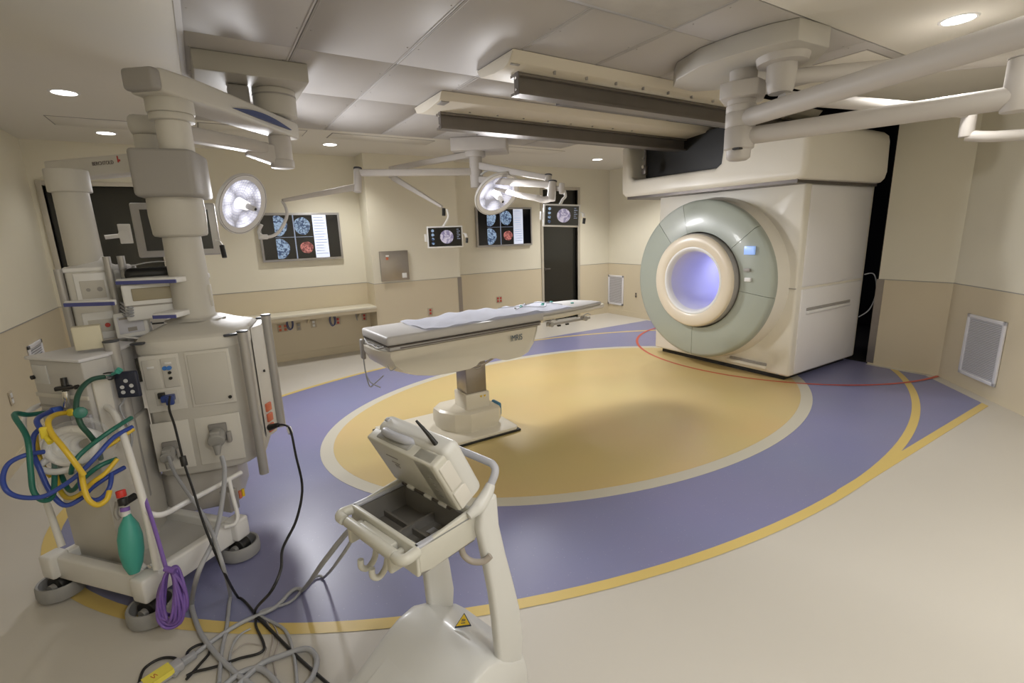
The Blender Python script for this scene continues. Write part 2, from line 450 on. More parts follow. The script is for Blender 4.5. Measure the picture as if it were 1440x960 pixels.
# doors
def door(name, X0, X1, zt, Y):
    r = sroot(name)
    gl_ = MB().bx(X0, X1, Y+.06, Y+.10, 0.004, zt).to('door_glass', darkglass, r)
    MB().bx(X0-.05, X0, Y-.02, Y+.1, 0, zt+.05, bev=.004).bx(X1, X1+.05, Y-.02, Y+.1, 0, zt+.05, bev=.004).bx(X0-.049, X1+.049, Y-.018, Y+.098, zt, zt+.048).to('door_frame', framew, r)
    MB().cyl((X0+.06, Y+.02, .98), (X0+.06, Y+.06, .98), .022, n=12).box((X0+.11, Y+.02, .98), (.12, .018, .02), bev=.004).to('door_handle', darksteel, gl_)
    return r
door('door_1', D1[0], D1[1], D1[2], YB)
door('door_2', D2[0], D2[1], D2[2], YB)

# ================================================================ CEILING LIGHTS
def downlight(p, label, vis=True, pw=DOWNLIGHT_W, r=.075):
    t = thing('downlight', label, 'ceiling light', (p[0], p[1], HC-.012), 0, 'recessed ceiling downlights')
    T = Matrix.Translation((p[0], p[1], HC))
    MB(T).lathe([(r, -.004), (r+.012, -.006), (r+.018, 0), (r, .0)], n=32).to('trim_ring', whiter, t)
    MB(T).cyl((0, 0, -.004), (0, 0, 0), r, n=32).to('lens', lightem, t)
    light('SPOT', 'lamp', (p[0], p[1], HC-.02), pw*4, (1, .975, .94), r, aim=(p[0], p[1], 0), parent=t, spot=math.radians(128), blend=.8)
for q, pw_, l in (((90, 130), .32, 'recessed round downlight in the left ceiling, nearest the left wall'),
             ((149, 187), .25, 'small recessed downlight above the dark door in the left corner'),
             ((464, 203), .9, 'recessed downlight above the left wall screen'),
             ((840, 224), 1.25, 'recessed downlight in the far corner above the narrow dark door'),
             ((1348, 27), .7, 'largest recessed downlight in the ceiling at the upper right')):
    downlight(Z(q[0], q[1], HC), l, pw=DOWNLIGHT_W*pw_)
for x, y, l in ((5.9, 5.6, 'recessed downlight hidden from view above the far side of the scanner'), (3.6, -1.6, 'recessed downlight in the ceiling outside the view, over the near side of the room')):
    downlight((x, y), l)
for x, y, pw in ((.9, .55, .5), (2.9, .35, .15), (.9, -1.4, 2.6), (3.2, -1.4, 1.5)):  # fill panels added out of view to brighten walls and front faces
    t = thing('added_fill_panel', 'unseen square fill panel added to the ceiling over the near side of the room', 'ceiling light', (x, y, HC-.03), 0, 'added fill panels behind the viewpoint')
    MB().bx(x-.31, x+.31, y-.31, y+.31, HC-.02, HC, bev=.004).to('panel_frame', whiter, t)
    MB().bx(x-.28, x+.28, y-.28, y+.28, HC-.024, HC-.018).to('panel_lens', panelem, t)
    light('AREA', 'lamp', (x, y, HC-.03), PANEL_W*pw, (1, .985, .965), .55, aim=(x, y, 0), parent=t, shape='SQUARE')

# ================================================================ SCANNER
mr = thing('mri_scanner', 'large cream ceiling-hung ring scanner with a green glass disc front, under dark rails', 'scanner', (5.8, 3.53, 0))
MB().bx(5.12, 6.44, 2.70, 4.36, .004, .07).to('floor_skirt', black, mr)
lh_ = MB().bx(5.05, 6.5, 2.62, 4.44, .06, 2.06, bev=.03, seg=3).to('lower_housing', shell, mr)
cut_ = MB().cyl((4.5, 3.62, 1.045), (7.0, 3.62, 1.045), .306, n=72).to('bore_cutter', shell, mr)
bo_ = lh_.modifiers.new('bore', 'BOOLEAN'); bo_.operation = 'DIFFERENCE'; bo_.object = cut_; bo_.solver = 'EXACT'
bpy.context.view_layer.update()
me_ = bpy.data.meshes.new_from_object(lh_.evaluated_get(bpy.context.evaluated_depsgraph_get()))
lh_.modifiers.clear(); lh_.data = me_; bpy.data.objects.remove(cut_)
sc_ = MB().bx(5.14, 6.42, 2.606, 2.64, .085, .985, bev=.008).to('side_cover', shell2, mr)
MB().bx(5.14, 6.42, 2.610, 2.64, 1.01, 2.02, bev=.008).to('side_cover', shell2, mr)
MB().bx(5.25, 6.18, 2.598, 2.61, .755, .785, bev=.004).to('side_grip', greym, sc_)
MB().bx(5.25, 6.18, 2.585, 2.612, .72, .755, bev=.008).to('side_grip_lip', whiter, sc_)
MB().bx(5.042, 5.06, 2.63, 3.05, .996, 1.004).bx(5.042, 5.06, 2.72, 2.75, .07, .075).to('front_seam', greym, mr)
MB().bx(5.03, 5.06, 2.86, 3.30, .135, .165, bev=.006).to('front_grip', greym, mr)
MB().bx(5.01, 5.06, 2.86, 3.33, .10, .138, bev=.01).to('front_grip_lip', shell, mr)
# disc in five glass panels
DC = Vector((4.78, 3.62, 1.045)); AX = (-1, 0, 0)
q0 = Vector((0, 0, 1)).rotation_difference(Vector(AX)).to_matrix()
def yz_ang(phi):      # photo angle (0 = towards viewer's right, ccw) -> lathe angle
    v = Vector((0, -math.cos(phi), math.sin(phi))); l = q0.inverted() @ v
    return math.atan2(l.y, l.x)
cuts = [-8, 41, 106, 132, 268, 352]; GP = []
prof = [(.55, -.035), (.55, .004), (.60, .006), (.86, -.012), (.892, -.028), (.902, -.055), (.902, -.09)]
for a, b in zip(cuts, cuts[1:]):
    A, B = yz_ang(math.radians(a)), yz_ang(math.radians(b))
    d = (B-A) % (2*PI); 
    if abs(d-math.radians(b-a)) > .01: A, B = B, A; d = (B-A) % (2*PI)
    g = .003
    GP.append(MB().lathe(prof, DC, AX, n=max(6, int(d*18)), a0=A+g, a1=A+d-g, cap=True).to('glass_panel', glassg if (a, b) != (106, 132) else M('green_glass_pale', (.45, .48, .44), .30, coat=.1), mr))
MB().lathe([(.56, -.30), (.93, -.30), (.93, -.28), (.895, -.09), (.86, -.05), (.56, -.05)], DC, AX, n=72).to('disc_body', shell, mr)
MB().lathe([(.50, -.06), (.535, -.06), (.535, .055), (.530, .068), (.52, .072)], DC, AX, n=72).to('flange_edge', greym, mr)
bf_ = MB().lathe([(.527, .02), (.527, .078), (.505, .100), (.40, .095), (.385, .085)], DC, AX, n=72).to('bore_flange', ringm, mr)
MB().lathe([(.385, .085), (.375, .09), (.36, .085), (.342, .06), (.332, .03)], DC, AX, n=72).to('bore_lip', whiter, bf_)
MB().lathe([(.332, .03), (.315, -.04), (.303, -.16), (.30, -.5), (.30, -1.74)], DC, AX, n=72).to('bore_liner', violet, mr)
MB().lathe([(.288, -1.5), (.298, -1.5), (.298, -1.56), (.288, -1.56), (.288, -1.5)], DC, AX, n=48).to('bore_lamp', M('bore_lamp_violet', (1, 1, 1), emit=9, ecol=(.62, .62, 1)), mr)
light('POINT', 'lamp', DC+Vector((.75, .10, .05)), 2.6, (.68, .68, 1), .10, parent=mr)
def on_disc(x, y):
    return CAM + ray(x, y)*((4.772)/ray(x, y).x)
for nm, (x0, y0, x1, y1), m_ in (('status_display', (1048, 346, 1061, 358), bluedisp), ('button', (1047, 377, 1055, 382), greym), ('button', (1048, 390, 1056, 396), whiter)):
    a, b = on_disc(x0, y0), on_disc(x1, y1)
    MB().bx(4.755, 4.785, a.y, b.y, a.z, b.z, bev=.003).to(nm, m_, GP[0])
# upper housing with a recess between the rails
H0, H1, HY0, HY1 = 4.77, 6.45, 2.50, 4.86
prof2 = [(HY0+.10, 2.05), (HY1-.12, 2.05), (HY1-.06, 2.06), (HY1-.015, 2.10), (HY1, 2.17), (HY1, 2.66), (HY1-.04, 2.69), (4.75, 2.69), (4.70, 2.30), (4.64, 2.26),
         (3.46, 2.26), (3.40, 2.30), (3.37, 2.59), (HY0+.12, 2.59), (HY0+.06, 2.58), (HY0+.015, 2.54), (HY0, 2.48), (HY0-.01, 2.17), (HY0+.005, 2.10), (HY0+.04, 2.06)]
Mx = Matrix(((0, 0, 1, 0), (1, 0, 0, 0), (0, 1, 0, 0), (0, 0, 0, 1)))
uh_ = MB().prism(prof2, H0, H1, bev=.06, seg=5, M4=Mx, lim=1.2).to('upper_housing', shell, mr, sharp=35)
MB().bx(H0+.03, H1-.02, HY0+.08, HY1-.1, 2.025, 2.06).to('housing_groove', darksteel, uh_)
MB().bx(H0+.30, H0+.32, 3.38, 4.80, 2.24, 2.72).to('recess_back', black, uh_)
MB().box((H0+.06, 4.50, 2.36), (.05, .07, .1), bev=.01).cyl((H0+.06, 4.50, 2.38), (H0+.06, 4.50, 2.60), .018).to('drive_carriage', darksteel, uh_)
MB().cyl((H0+.02, 4.50, 2.40), (H0+.06, 4.50, 2.40), .02, n=12).cyl((H0+.02, 4.50, 2.50), (H0+.06, 4.50, 2.50), .01, n=12).to('drive_bolt', chrome, uh_)
pts = [(6.45, 2.6, 1.05), (6.52, 2.53, 1.05), (6.56, 2.50, .85), (6.5, 2.52, .65), (6.44, 2.6, .55)]
MB().tube(pts, .006).to('side_loop', greyc, mr)

# rails
def rail(Yc, X0, lab, inner):
    t = thing('scanner_rail', lab, 'rail', (X0, Yc, 2.66), 0, 'ceiling rails carrying the scanner')
    X1 = 6.4
    s = .045
    MB().bx(X0, X1, Yc-.05, Yc+.05, 2.545, 2.562).bx(X0, X1, Yc-.05, Yc+.05, 2.658, 2.675).bx(X0, X1, Yc-.008, Yc+.008, 2.56, 2.66).to('rail_beam', M('rail_steel', (.20, .18, .16), .4, metal=.6, noise=.12, nscale=5), t)
    ep_ = MB().bx(X0-.006, X0, Yc-.055, Yc-.01, 2.54, 2.68).to('end_plate', darksteel, t)
    for k in range(2): MB().cyl((X0-.016, Yc-.035, 2.57+.07*k), (X0-.002, Yc-.035, 2.57+.07*k), .009, n=8).to('bolt', chrome, ep_)
    MB().bx(X0+.42, X1, Yc+.05, Yc+.10, 2.545, 2.556).bx(X0+.42, X1, Yc+.092, Yc+.10, 2.55, 2.575).to('lower_flange', darksteel, t)
    yn, yf = (Yc-.18, Yc+.30) if inner > 0 else (Yc-.35, Yc+.24)
    Mr = Matrix(((0, 0, 1, 0), (1, 0, 0, 0), (0, 1, 0, 0), (0, 0, 0, 1)))
    MB().prism([(yn, HC-.004), (yn+.05, 2.70), (Yc-.06, 2.678), (Yc+.06, 2.678), (yf-.05, 2.70), (yf, HC-.004)], X0-.12, 5.5, bev=.004, M4=Mr).to('rail_cover', M('rail_cover_cream', (.68, .63, .53), .5), t)
    hs = MB()
    for k in range(9):
        x = X0+.25+k*.28
        if x < 4.3: hs.cyl((x, Yc-.11, 2.676), (x, Yc-.11, 2.70), .010, n=8)
    hs.to('cover_bolts', greym, t, kind='stuff')
    MB().bx(X0-.10, X0-.03, yn+.06, yn+.34, 2.690, 2.704, bev=.003).to('vent_slot', greym, t)
rail(2.945, 1.91, 'near dark steel rail under the ceiling, starting left of the big lamp mount cover', 1)
rail(4.12, 1.88, 'far dark steel rail under the ceiling, passing above the small far lamp mount', -1)

# ================================================================ OPERATING TABLE
TO = Vector((1.70, 3.62, 0)); TR = math.radians(4.2)
tb = thing('operating_table', 'cream surgical table on a steel column and flat base, pointing at the scanner bore', 'operating table', TO, TR)
T = frame(TO, TR); Tb = frame((0, 0, 0), 0)
MB().bx(1.02, 2.07, 3.24, 4.0, .006, .022, bev=.003).to('rubber_edge', black, tb)
MB().prism([(1.04, 3.25), (2.03, 3.25), (2.06, 3.28), (2.06, 3.96), (2.03, 3.99), (1.04, 3.99)], .020, .045, bev=.006).to('base_plate', hullm, tb)
cov = [(1.47, 3.56), (1.545, 3.42), (1.66, 3.35), (1.93, 3.36), (1.97, 3.40), (1.97, 3.70), (1.90, 3.78), (1.55, 3.78), (1.47, 3.70)]
MB().loft([[Vector(((x-1.68)*k+1.68, (y-3.6)*k+3.6, z)) for x, y in cov] for k, z in ((.93, .045), (.95, .07), (1.0, .10), (1.0, .175), (.97, .205), (.88, .22))]).to('base_cover', hullm, tb, sharp=28)
MB().box((1.985, 3.50, .155), (.04, .13, .12), bev=.018, seg=3).to('blue_bumper', M('blue_cap', (.04, .18, .32), .4), tb)
cc_ = MB().bx(1.66, 1.885, 3.43, 3.66, .20, .35, bev=.012).to('column_collar', hullm, tb)
MB().bx(1.68, 1.868, 3.45, 3.64, .34, .66, bev=.006).to('steel_column', steel, tb)
for k in range(2): MB().cyl((1.80+.035*k, 3.424, .318), (1.80+.035*k, 3.432, .318), .012, n=3).to('warning_sticker', stickery, cc_)
MB().cyl((1.30, 3.62, .07), (1.22, 3.60, .06), .035, .022, n=12).box((1.33, 3.62, .075), (.04, .06, .05), bev=.01).to('floor_plug', black, tb)
# hull: profile in local x,z, tapered across y
x0, x1 = -.70, .68
hp = [(-.70, .845), (-.70, .80), (-.67, .735), (-.60, .675), (-.50, .63), (-.36, .600), (-.20, .592), (-.04, .592), (.02, .605), (.06, .635), (.22, .635), (.27, .610), (.33, .597), (.48, .60), (.56, .63), (.62, .70), (.66, .80), (.67, .845)]
rings = []
for k, (sy, sz) in enumerate(((-.245, .0), (-.25, .004), (-.25, .02))):
    pass
def hull_ring(y, shrink):
    e = abs(y)/.252
    zs = 1-(.16 if abs(y) < .24 and e > .94 else .05 if abs(y) == .249 else 0)
    return [T @ Vector(((x if x > 0 else x*(1.09-.10*e**3)), y, .845+(z-.845)*zs)) for x, z in hp]
MB().loft([hull_ring(y_, abs(y_/.252)) for y_ in (-.238, -.249, -.252, -.25, -.22, -.17, -.1, 0, .1, .17, .22, .25, .252, .249, .238)]).to('table_hull', hullm, tb, sharp=60)
MB(T).bx(-.70, .70, -.262, .262, .848, .876, bev=.006).to('side_rail', alum, tb)
MB(T).bx(-.705, .70, -.266, .266, .876, .884).bx(-.62, .68, -.264, -.255, .858, .868).to('rail_shadow_gap', darksteel, tb)
def matt(u, v):
    x = -.72+1.46*u; y = -.27+.54*v
    return (x, y)
MB(T).bx(-.715, .74, -.265, .265, .884, .955, bev=.022, seg=3).to('mattress', mattm, tb)
# extension deck towards the scanner
ext = [(.70, -.24), (1.0, -.235), (1.30, -.20), (1.62, -.13), (1.72, -.06), (1.72, .12), (1.60, .22), (1.2, .265), (.70, .265)]
MB(T).prism(ext, .875, .915, bev=.012, seg=2).to('deck_extension', hullm, tb)
MB(T).prism([(x*1.0-.01, y*.96) for x, y in ext[:4]]+[(1.60, .0), (1.5, .18), (1.15, .25), (.69, .25)], .915, .95, bev=.015).to('deck_pad', mattm, tb)
cr_ = MB(T).bx(.76, 1.30, -.275, -.262, .83, .85, bev=.004).to('clamp_rail', alum, tb)
for x in (.80, 1.22):
    MB(T).cyl((x, -.30, .845), (x, -.24, .845), .022, n=14).tube([(x-.03, -.285, .87), (x+.02, -.29, .89), (x+.07, -.285, .87)], .005).to('clamp_lever', alum, cr_)
for x in (.90, 1.0): MB(T).box((x, -.275, .82), (.035, .02, .014), bev=.004).to('clamp_knob', black, cr_)
text('lettering', 'IMRIS', .072, T @ basis((.435, -.2545, .775), Vector((1, 0, 0)), Vector((0, 0, 1)), Vector((0, -1, 0))), M('lettering_blue', (.05, .10, .16), .5), tb, sx=.75)
MB(T).tube([(.0, -.2, .62), (.03, -.24, .58), (.10, -.24, .60), (.2, -.23, .63), (.26, -.22, .64)], .008).tube([(.02, -.2, .63), (.07, -.24, .60), (.16, -.25, .635), (.28, -.22, .63)], .006).to('underside_hose', steel, tb)
MB(T).tube([(-.715, -.20, .875), (-.73, -.1, .85), (-.73, 0, .86), (-.725, .1, .85), (-.715, .2, .875)], .007).to('end_handle', greym, tb)
for pp in ([(-.72, -.08, .86), (-.70, -.16, .78), (-.69, -.21, .70), (-.66, -.245, .72)], [(-.72, -.02, .86), (-.71, -.12, .77), (-.70, -.19, .76)]):
    MB(T).tube(pp, .004, n=6).to('end_wire', greyc, tb)
hc_ = thing('hand_control', 'grey hand control hanging from the near end of the operating table', 'remote control', T @ Vector((-.76, .17, .70)))
MB(T).box((-.745, .18, .80), (.03, .06, .16), bev=.012).to('control_body', greym, hc_)
MB(T).tube([(-.745, .18, .72), (-.745, .17, .62), (-.73, .15, .50), (-.70, .12, .52), (-.66, .02, .60)], .005, n=6).tube([(-.745, .18, .62), (-.74, .10, .55), (-.70, .0, .52)], .005, n=6).to('control_cord', greyc, hc_)
def drape(u, v):
    x = -.40+1.55*u; y = -.235+.47*v
    z = .960+.010*abs(math.sin(9*x+5*y))+.006*math.sin(31*x-14*y)*math.sin(11*y+2)+.012*max(0, math.sin(4.2*x+3*y))
    if x > .70: z -= .004
    y += .012*math.sin(7*x); 
    return T @ Vector((x, y, z))
tag(MB().grid(drape, 70, 24, .003).to('drape_sheet', sheetm, sharp=180), 'crumpled white sheet lying along the top of the operating table', 'sheet')
ld = thing('sensor_leads', 'small teal and grey sensor clips with wires on the white sheet', 'leads', T @ Vector((1.0, 0, .985)))
random.seed(3)
for k in range(9):
    x, y = .62+.07*k+random.uniform(-.02, .02), random.uniform(-.17, .12)
    MB(T).box((x, y, .985), (.03, .018, .012), bev=.004, rz=random.random()*3).to('clip', tealm if k % 3 else greym, ld)
MB(T).tube([(.55, -.10, .985), (.7, -.02, .987), (.85, -.14, .985), (1.0, .0, .985), (1.1, -.1, .975)], .003, n=6).to('lead_wire', greyc, ld)
MB(T).tube([(.5, .10, .985), (.75, .05, .985), (.9, .12, .985), (1.1, .04, .98)], .003, n=6).to('lead_wire', greyc, ld)

# ================================================================ WALL FITTINGS
def tv(name, X0, X1, z0, z1, lab):
    t = thing(name, lab, 'wall screen', ((X0+X1)/2, YB-.03, z0)); Y = YB-.005
    W = X1-X0; Hh = z1-z0
    MB().bx(X0-.03, X1+.03, Y-.05, Y, z0-.03, z1+.03, bev=.006).to('screen_frame', alum, t)
    sn = MB().bx(X0, X1, Y-.053, Y-.045, z0, z1).to('screen', screenk, t)
    def disc(cx, cz, rx, rz_, m_, cut=None, nm='scan_image'):
        pts = []
        for i in range(40):
            a = 2*PI*i/40; x = cx+rx*math.cos(a)*(1+.04*math.sin(3*a)); z = cz+rz_*math.sin(a)*(1+.03*math.cos(5*a))
            if cut is not None: x = max(x, cut)
            pts.append((x, z))
        out = []
        for q in pts:
            if not out or (abs(q[0]-out[-1][0])+abs(q[1]-out[-1][1])) > 1e-5: out.append(q)
        MB(Matrix(((1, 0, 0, 0), (0, 0, -1, 0), (0, 1, 0, 0), (0, 0, 0, 1)))).prism([(x, z) for x, z in out], -(Y-.0555), -(Y-.052)).to(nm, m_, sn)
    c = lambda u: X0+W*u
    e = lambda v: z1-Hh*v
    disc(c(.19), e(.24), W*.135, Hh*.23, brainb, c(.16)); disc(c(.19), e(.76), W*.135, Hh*.23, brainb, c(.16))
    disc(c(.515), e(.25), W*.105, Hh*.20, brainb); disc(c(.545), e(.75), W*.085, Hh*.135, brainr)
    MB().bx(c(.655), c(.84), Y-.0555, Y-.052, e(1), e(0)).to('image_list', screenw, sn)
    ln = MB()
    for k in range(14):
        ln.bx(c(.67), c(.67+.1+.06*random.random()), Y-.057, Y-.055, e(.05+.065*k), e(.062+.065*k))
    ln.to('text_rows', screenl, sn)
    MB().bx(c(.16), c(.64), Y-.0555, Y-.052, e(.505), e(.495)).bx(c(.40), c(.415), Y-.0555, Y-.052, e(1), e(0)).to('grid_lines', screenl, sn)
    return t
tv('wall_screen', .67, 1.64, 1.40, 1.97, 'left wide wall screen with brain scans, partly behind the left surgical light')
tv('wall_screen', 3.86, 4.90, 1.46, 2.04, 'right wide wall screen with brain scans, beside the narrow dark door')
t = thing('steel_panel', 'brushed steel service panel on the wall with orange label, left of the small screen', 'panel', (2.31, PY-.01, 1.03))
pd_ = MB().bx(2.085, 2.50, PY-.035, PY-.006, 1.03, 1.45, bev=.004).to('panel_door', steel, t)
MB().bx(2.17, 2.205, PY-.039, PY-.034, 1.33, 1.365).to('orange_label', orangep, pd_)
MB().bx(2.17, 2.215, PY-.039, PY-.034, 1.375, 1.395).bx(2.39, 2.46, PY-.038, PY-.034, 1.06, 1.13, bev=.001).to('paper_label', whiter, pd_)
t = thing('wall_shelf', 'long cream shelf on the back wall below the left screen', 'shelf', (1.1, YB-.15, .63))
MB().bx(.10, PX0-.005, YB-.40, YB-.008, .655, .69, bev=.006).to('shelf_board', M('shelf_cream', (.70, .66, .54), .35), t)
MB().bx(.10, PX0-.005, YB-.385, YB-.375, .61, .655).to('shelf_lip', wainm, t)
for x in (.35, 1.1, 1.8): MB().prism([(0, 0), (.3, 0), (0, -.16)], -.01, .01, M4=basis((x, YB-.01, .655), Vector((0, -1, 0)), Vector((0, 0, 1)), Vector((1, 0, 0)))).to('bracket', wainm, t)
def outlet(p, nrm, cols, lab, w=.075, h=.11, two=True):
    n = Vector(nrm); sx = Vector((0, 0, 1)).cross(n); T_ = basis(p, sx, Vector((0, 0, 1)), n)
    t = thing('wall_outlet', lab, 'outlet', p)
    fp_ = MB(T_).box((0, 0, .003), (w, h, .006), bev=.002).to('face_plate', whiter if cols is None else M('outlet_plate', (.50, .43, .32), .5), t)
    if cols:
        for xx in ((-w/4, w/4) if w > .1 else (0,)):
            for k in (-1, 1): MB(T_).box((xx, k*.024, .008), (.032, .034, .006), bev=.002).to('socket', cols, fp_)
    return t
sk = lambda x, y, Yw: YP(x, y, Yw)
YO = YB-.006
outlet(sk(397.5, 461, YO), (0, -1, 0), orangep, 'double-width red wall outlet under the shelf, leftmost', w=.13)
outlet(sk(420, 459, YO), (0, -1, 0), greym, 'small grey wall outlet under the shelf, right of the first cable loop', w=.06)
outlet(sk(441, 455, YO), (0, -1, 0), whiter, 'pale double wall outlet under the middle of the shelf')
outlet(sk(475, 451, YO), (0, -1, 0), redp, 'red wall outlet under the shelf, right of the second cable loop')
outlet(sk(512, 445.5, YO), (0, -1, 0), redp, 'red wall outlet under the right end of the shelf')
outlet(sk(605, 438, PY-.006), (0, -1, 0), redp, 'red wall outlet on the wall projection behind the operating table')
outlet(sk(702, 421, YO), (0, -1, 0), redp, 'red wall outlet below the right wall screen', w=.11)
outlet(Vector((XS-.006, 6.46, .43)), (-1, 0, 0), darksteel, 'small dark wall outlet between the far vent and the scanner', w=.05, h=.09)
outlet(Vector((XL+.006, 5.19, .5)), (1, 0, 0), whiter, 'pale wall outlet low on the left wall')
for (x, y, l) in ((407, 455, 'blue cable loop hanging under the shelf beside the leftmost outlet'), (467, 450, 'blue cable loop hanging under the middle of the shelf')):
    p = sk(x, y, YB-.03)
    lp = [p+Vector((.035*math.cos(a), 0, .085*math.sin(a))) for a in [2*PI*i/10 for i in range(10)]]
    t = tag(MB().tube(lp, .006, n=6, closed=True).tube([q+Vector((.012, -.012, .01)) for q in lp], .006, n=6, closed=True).to('cable_loop', M('blue_cable', (.06, .08, .22), .4)), l, 'cable')
for (x, y, l) in ((379, 457, 'dark thin lead hanging left of the leftmost outlet under the shelf'), (500, 444, 'grey lead on a dark hook under the right end of the shelf')):
    p = sk(x, y, YB-.02)
    tag(MB().tube([p+Vector((-.05, 0, .07)), p+Vector((0, -.01, .07)), p+Vector((.01, 0, 0)), p+Vector((.02, .0, -.07))], .006, n=6).to('hanging_lead', greyc), l, 'cable')
def vent(p, ex, nrm, w, h, lab, slats=30, z0=0):
    T_ = basis(p, Vector(ex), Vector((0, 0, 1)), Vector(nrm)); t = thing('air_vent', lab, 'vent', p)
    f = .035
    MB(T_).bx(-w/2, w/2, h/2-f, h/2, 0, .016, bev=.003).bx(-w/2, w/2, -h/2, -h/2+f, 0, .016, bev=.003).bx(-w/2, -w/2+f, -h/2, h/2, 0, .016, bev=.003).bx(w/2-f, w/2, -h/2, h/2, 0, .016, bev=.003).to('vent_frame', ventm, t)
    MB(T_).bx(-w/2+f, w/2-f, -h/2+f, h/2-f, 0, .003).to('vent_back', M('vent_shadow', (.42, .42, .45), .6), t)
    s = MB(T_)
    for k in range(slats):
        y = -h/2+f+(h-2*f)*(k+.5)/slats
        s.box((0, y, .008), (w-2*f, (h-2*f)/slats*.62, .004), R=Matrix.Rotation(.5, 4, 'X'))
    s.to('louvre_slats', ventm, t, kind='stuff')
    return t
r2 = math.sqrt(.5)
vent((6.10-.005, 1.40+.005, .44), (-r2, -r2, 0), (-r2, r2, 0), .50, .60, 'white louvred air vent low on the angled right wall', 34)
vent((XS-.006, 7.0, .48), (0, -1, 0), (-1, 0, 0), .42, .58, 'louvred air vent low in the far corner, left of the scanner', 26)
vent((XL+.006, 6.05, .70), (0, 1, 0), (1, 0, 0), .42, .20, 'grey framed plate on the left wall beside the far pendant', 6)

# ================================================================ CEILING ARMS
def beam(mb, a, b, w, h0, h1=None, bev=.02):
    """box arm from a to b (centre line), width w, heights tapering h0->h1"""
    a = Vector(a); b = Vector(b); d = (b-a); L = d.length; d.normalize(); s = Vector((0, 0, 1)).cross(d).normalized(); u = d.cross(s)
    h1 = h1 or h0
    T_ = basis(a, d, s, u)
    m2 = MB(T_)
    m2.prism([(0, -h0/2), (L, -h1/2), (L, h1/2), (0, h0/2)], -w/2, w/2, bev=bev, seg=3, M4=Matrix(((1, 0, 0, 0), (0, 0, 1, 0), (0, 1, 0, 0), (0, 0, 0, 1))))
    mb.bm.from_mesh(_tmp(m2)); return mb

# --- left double pendant: mount, upper arm and everything hanging on it
hub = Vector((.56, 3.90, 0))
lp = thing('pendant_mount', 'rectangular beige ceiling mount with a thick round hub, carrying the arms of both left pendants', 'ceiling mount', (hub.x, hub.y, 2.6))
MB().bx(.10, .74, 3.60, 4.25, 2.645, HC-.002, bev=.008).to('mount_cover', M('mount_beige', (.44, .42, .38), .5), lp)
MB().cyl((hub.x, hub.y, 2.48), (hub.x, hub.y, 2.645), .135, n=40, bev=.006).to('hub_drum', eqm, lp)
MB().cyl((hub.x, hub.y, 2.60), (hub.x, hub.y, 2.61), .138, n=40).to('hub_band', greym, lp)
MB().bx(.28, .40, 3.80, 3.92, 2.50, 2.64, bev=.01).to('junction_box', greym, lp)
MB().tube([P(355, 108, 3.75), P(357, 118, 3.7), P(359, 130, 3.7), P(362, 146, 3.65)], .022).to('cable_wrap', whiter, lp)
# --- pendant A
PO = Vector((-.09, 3.24, 0)); PA = math.radians(-11); T = frame(PO, PA)
pa = thing('service_pendant', 'large beige ceiling service pendant with sockets, hanging behind the tangled cables in the left foreground', 'medical pendant', PO, PA)
knee = Vector((-.06, 3.12, 2.41))
aend = Vector((hub.x+.09, hub.y+.10, 2.41))
d = (aend-knee).normalized()
ar = MB(); sdir = Vector((-d.y, d.x, 0))
L = (aend-knee).length
TA = basis(knee, d, sdir, Vector((0, 0, 1)))
ua_ = MB(TA).prism([(-.10, -.09), (.10, -.115), (.35, -.11), (L-.1, -.075), (L+.02, -.06), (L+.02, .06), (L-.1, .075), (.35, .11), (.10, .115), (-.10, .09)], -.055, .055, bev=.016, seg=3).to('upper_arm', eqm, pa)
MB(TA).box((-.115, 0, .0), (.06, .17, .10), bev=.02, seg=3).to('arm_end_cap', greym, ua_)
sw = [( .30+.62*i/14, -.032+.0*i) for i in range(15)]
swo = [(.36+.60*i/14, -.022-.004*i/14) for i in range(15)]; swt = [(.36+.60*i/14, -.022-.004*i/14+.036*math.sin(PI*i/14)) for i in range(15)]
MB(TA @ Matrix(((1, 0, 0, 0), (0, 0, 1, -.113), (0, 1, 0, 0), (0, 0, 0, 1)))).prism(swo+swt[-2:0:-1], -.002, .016).to('blue_swoosh', M('navy_decal', (.03, .05, .16), .4), ua_)
MB().cyl((PO.x+.05, PO.y-.08, 2.29), (PO.x+.05, PO.y-.08, 2.36), .105, n=36, bev=.006).cyl((PO.x+.05, PO.y-.08, 2.255), (PO.x+.05, PO.y-.08, 2.29), .10, n=36, bev=.006).to('joint_collar', eqm, pa)
MB().cyl((PO.x+.05, PO.y-.07, 2.08), (PO.x+.05, PO.y-.07, 2.27), .078, n=36).to('upper_column', eq2, pa)
MB(T).prism([(-.13, -.17), (.13, -.17), (.15, -.12), (.16, .13), (-.15, .13), (-.14, -.12)], 1.885, 2.115, bev=.018, seg=3).to('brake_cover', greym, pa)
MB(T).lathe([(.0, 1.89), (.128, 1.89), (.132, 1.80), (.126, 1.70), (.12, 1.69), (.095, 1.685)], (0, 0, 0), n=40).to('column_collar', eqm, pa)
MB(T).lathe([(.090, 1.69), (.094, 1.4), (.098, 1.26), (.11, 1.245), (.15, 1.235)], (0, 0, 0), n=40).to('column', eqm, pa)
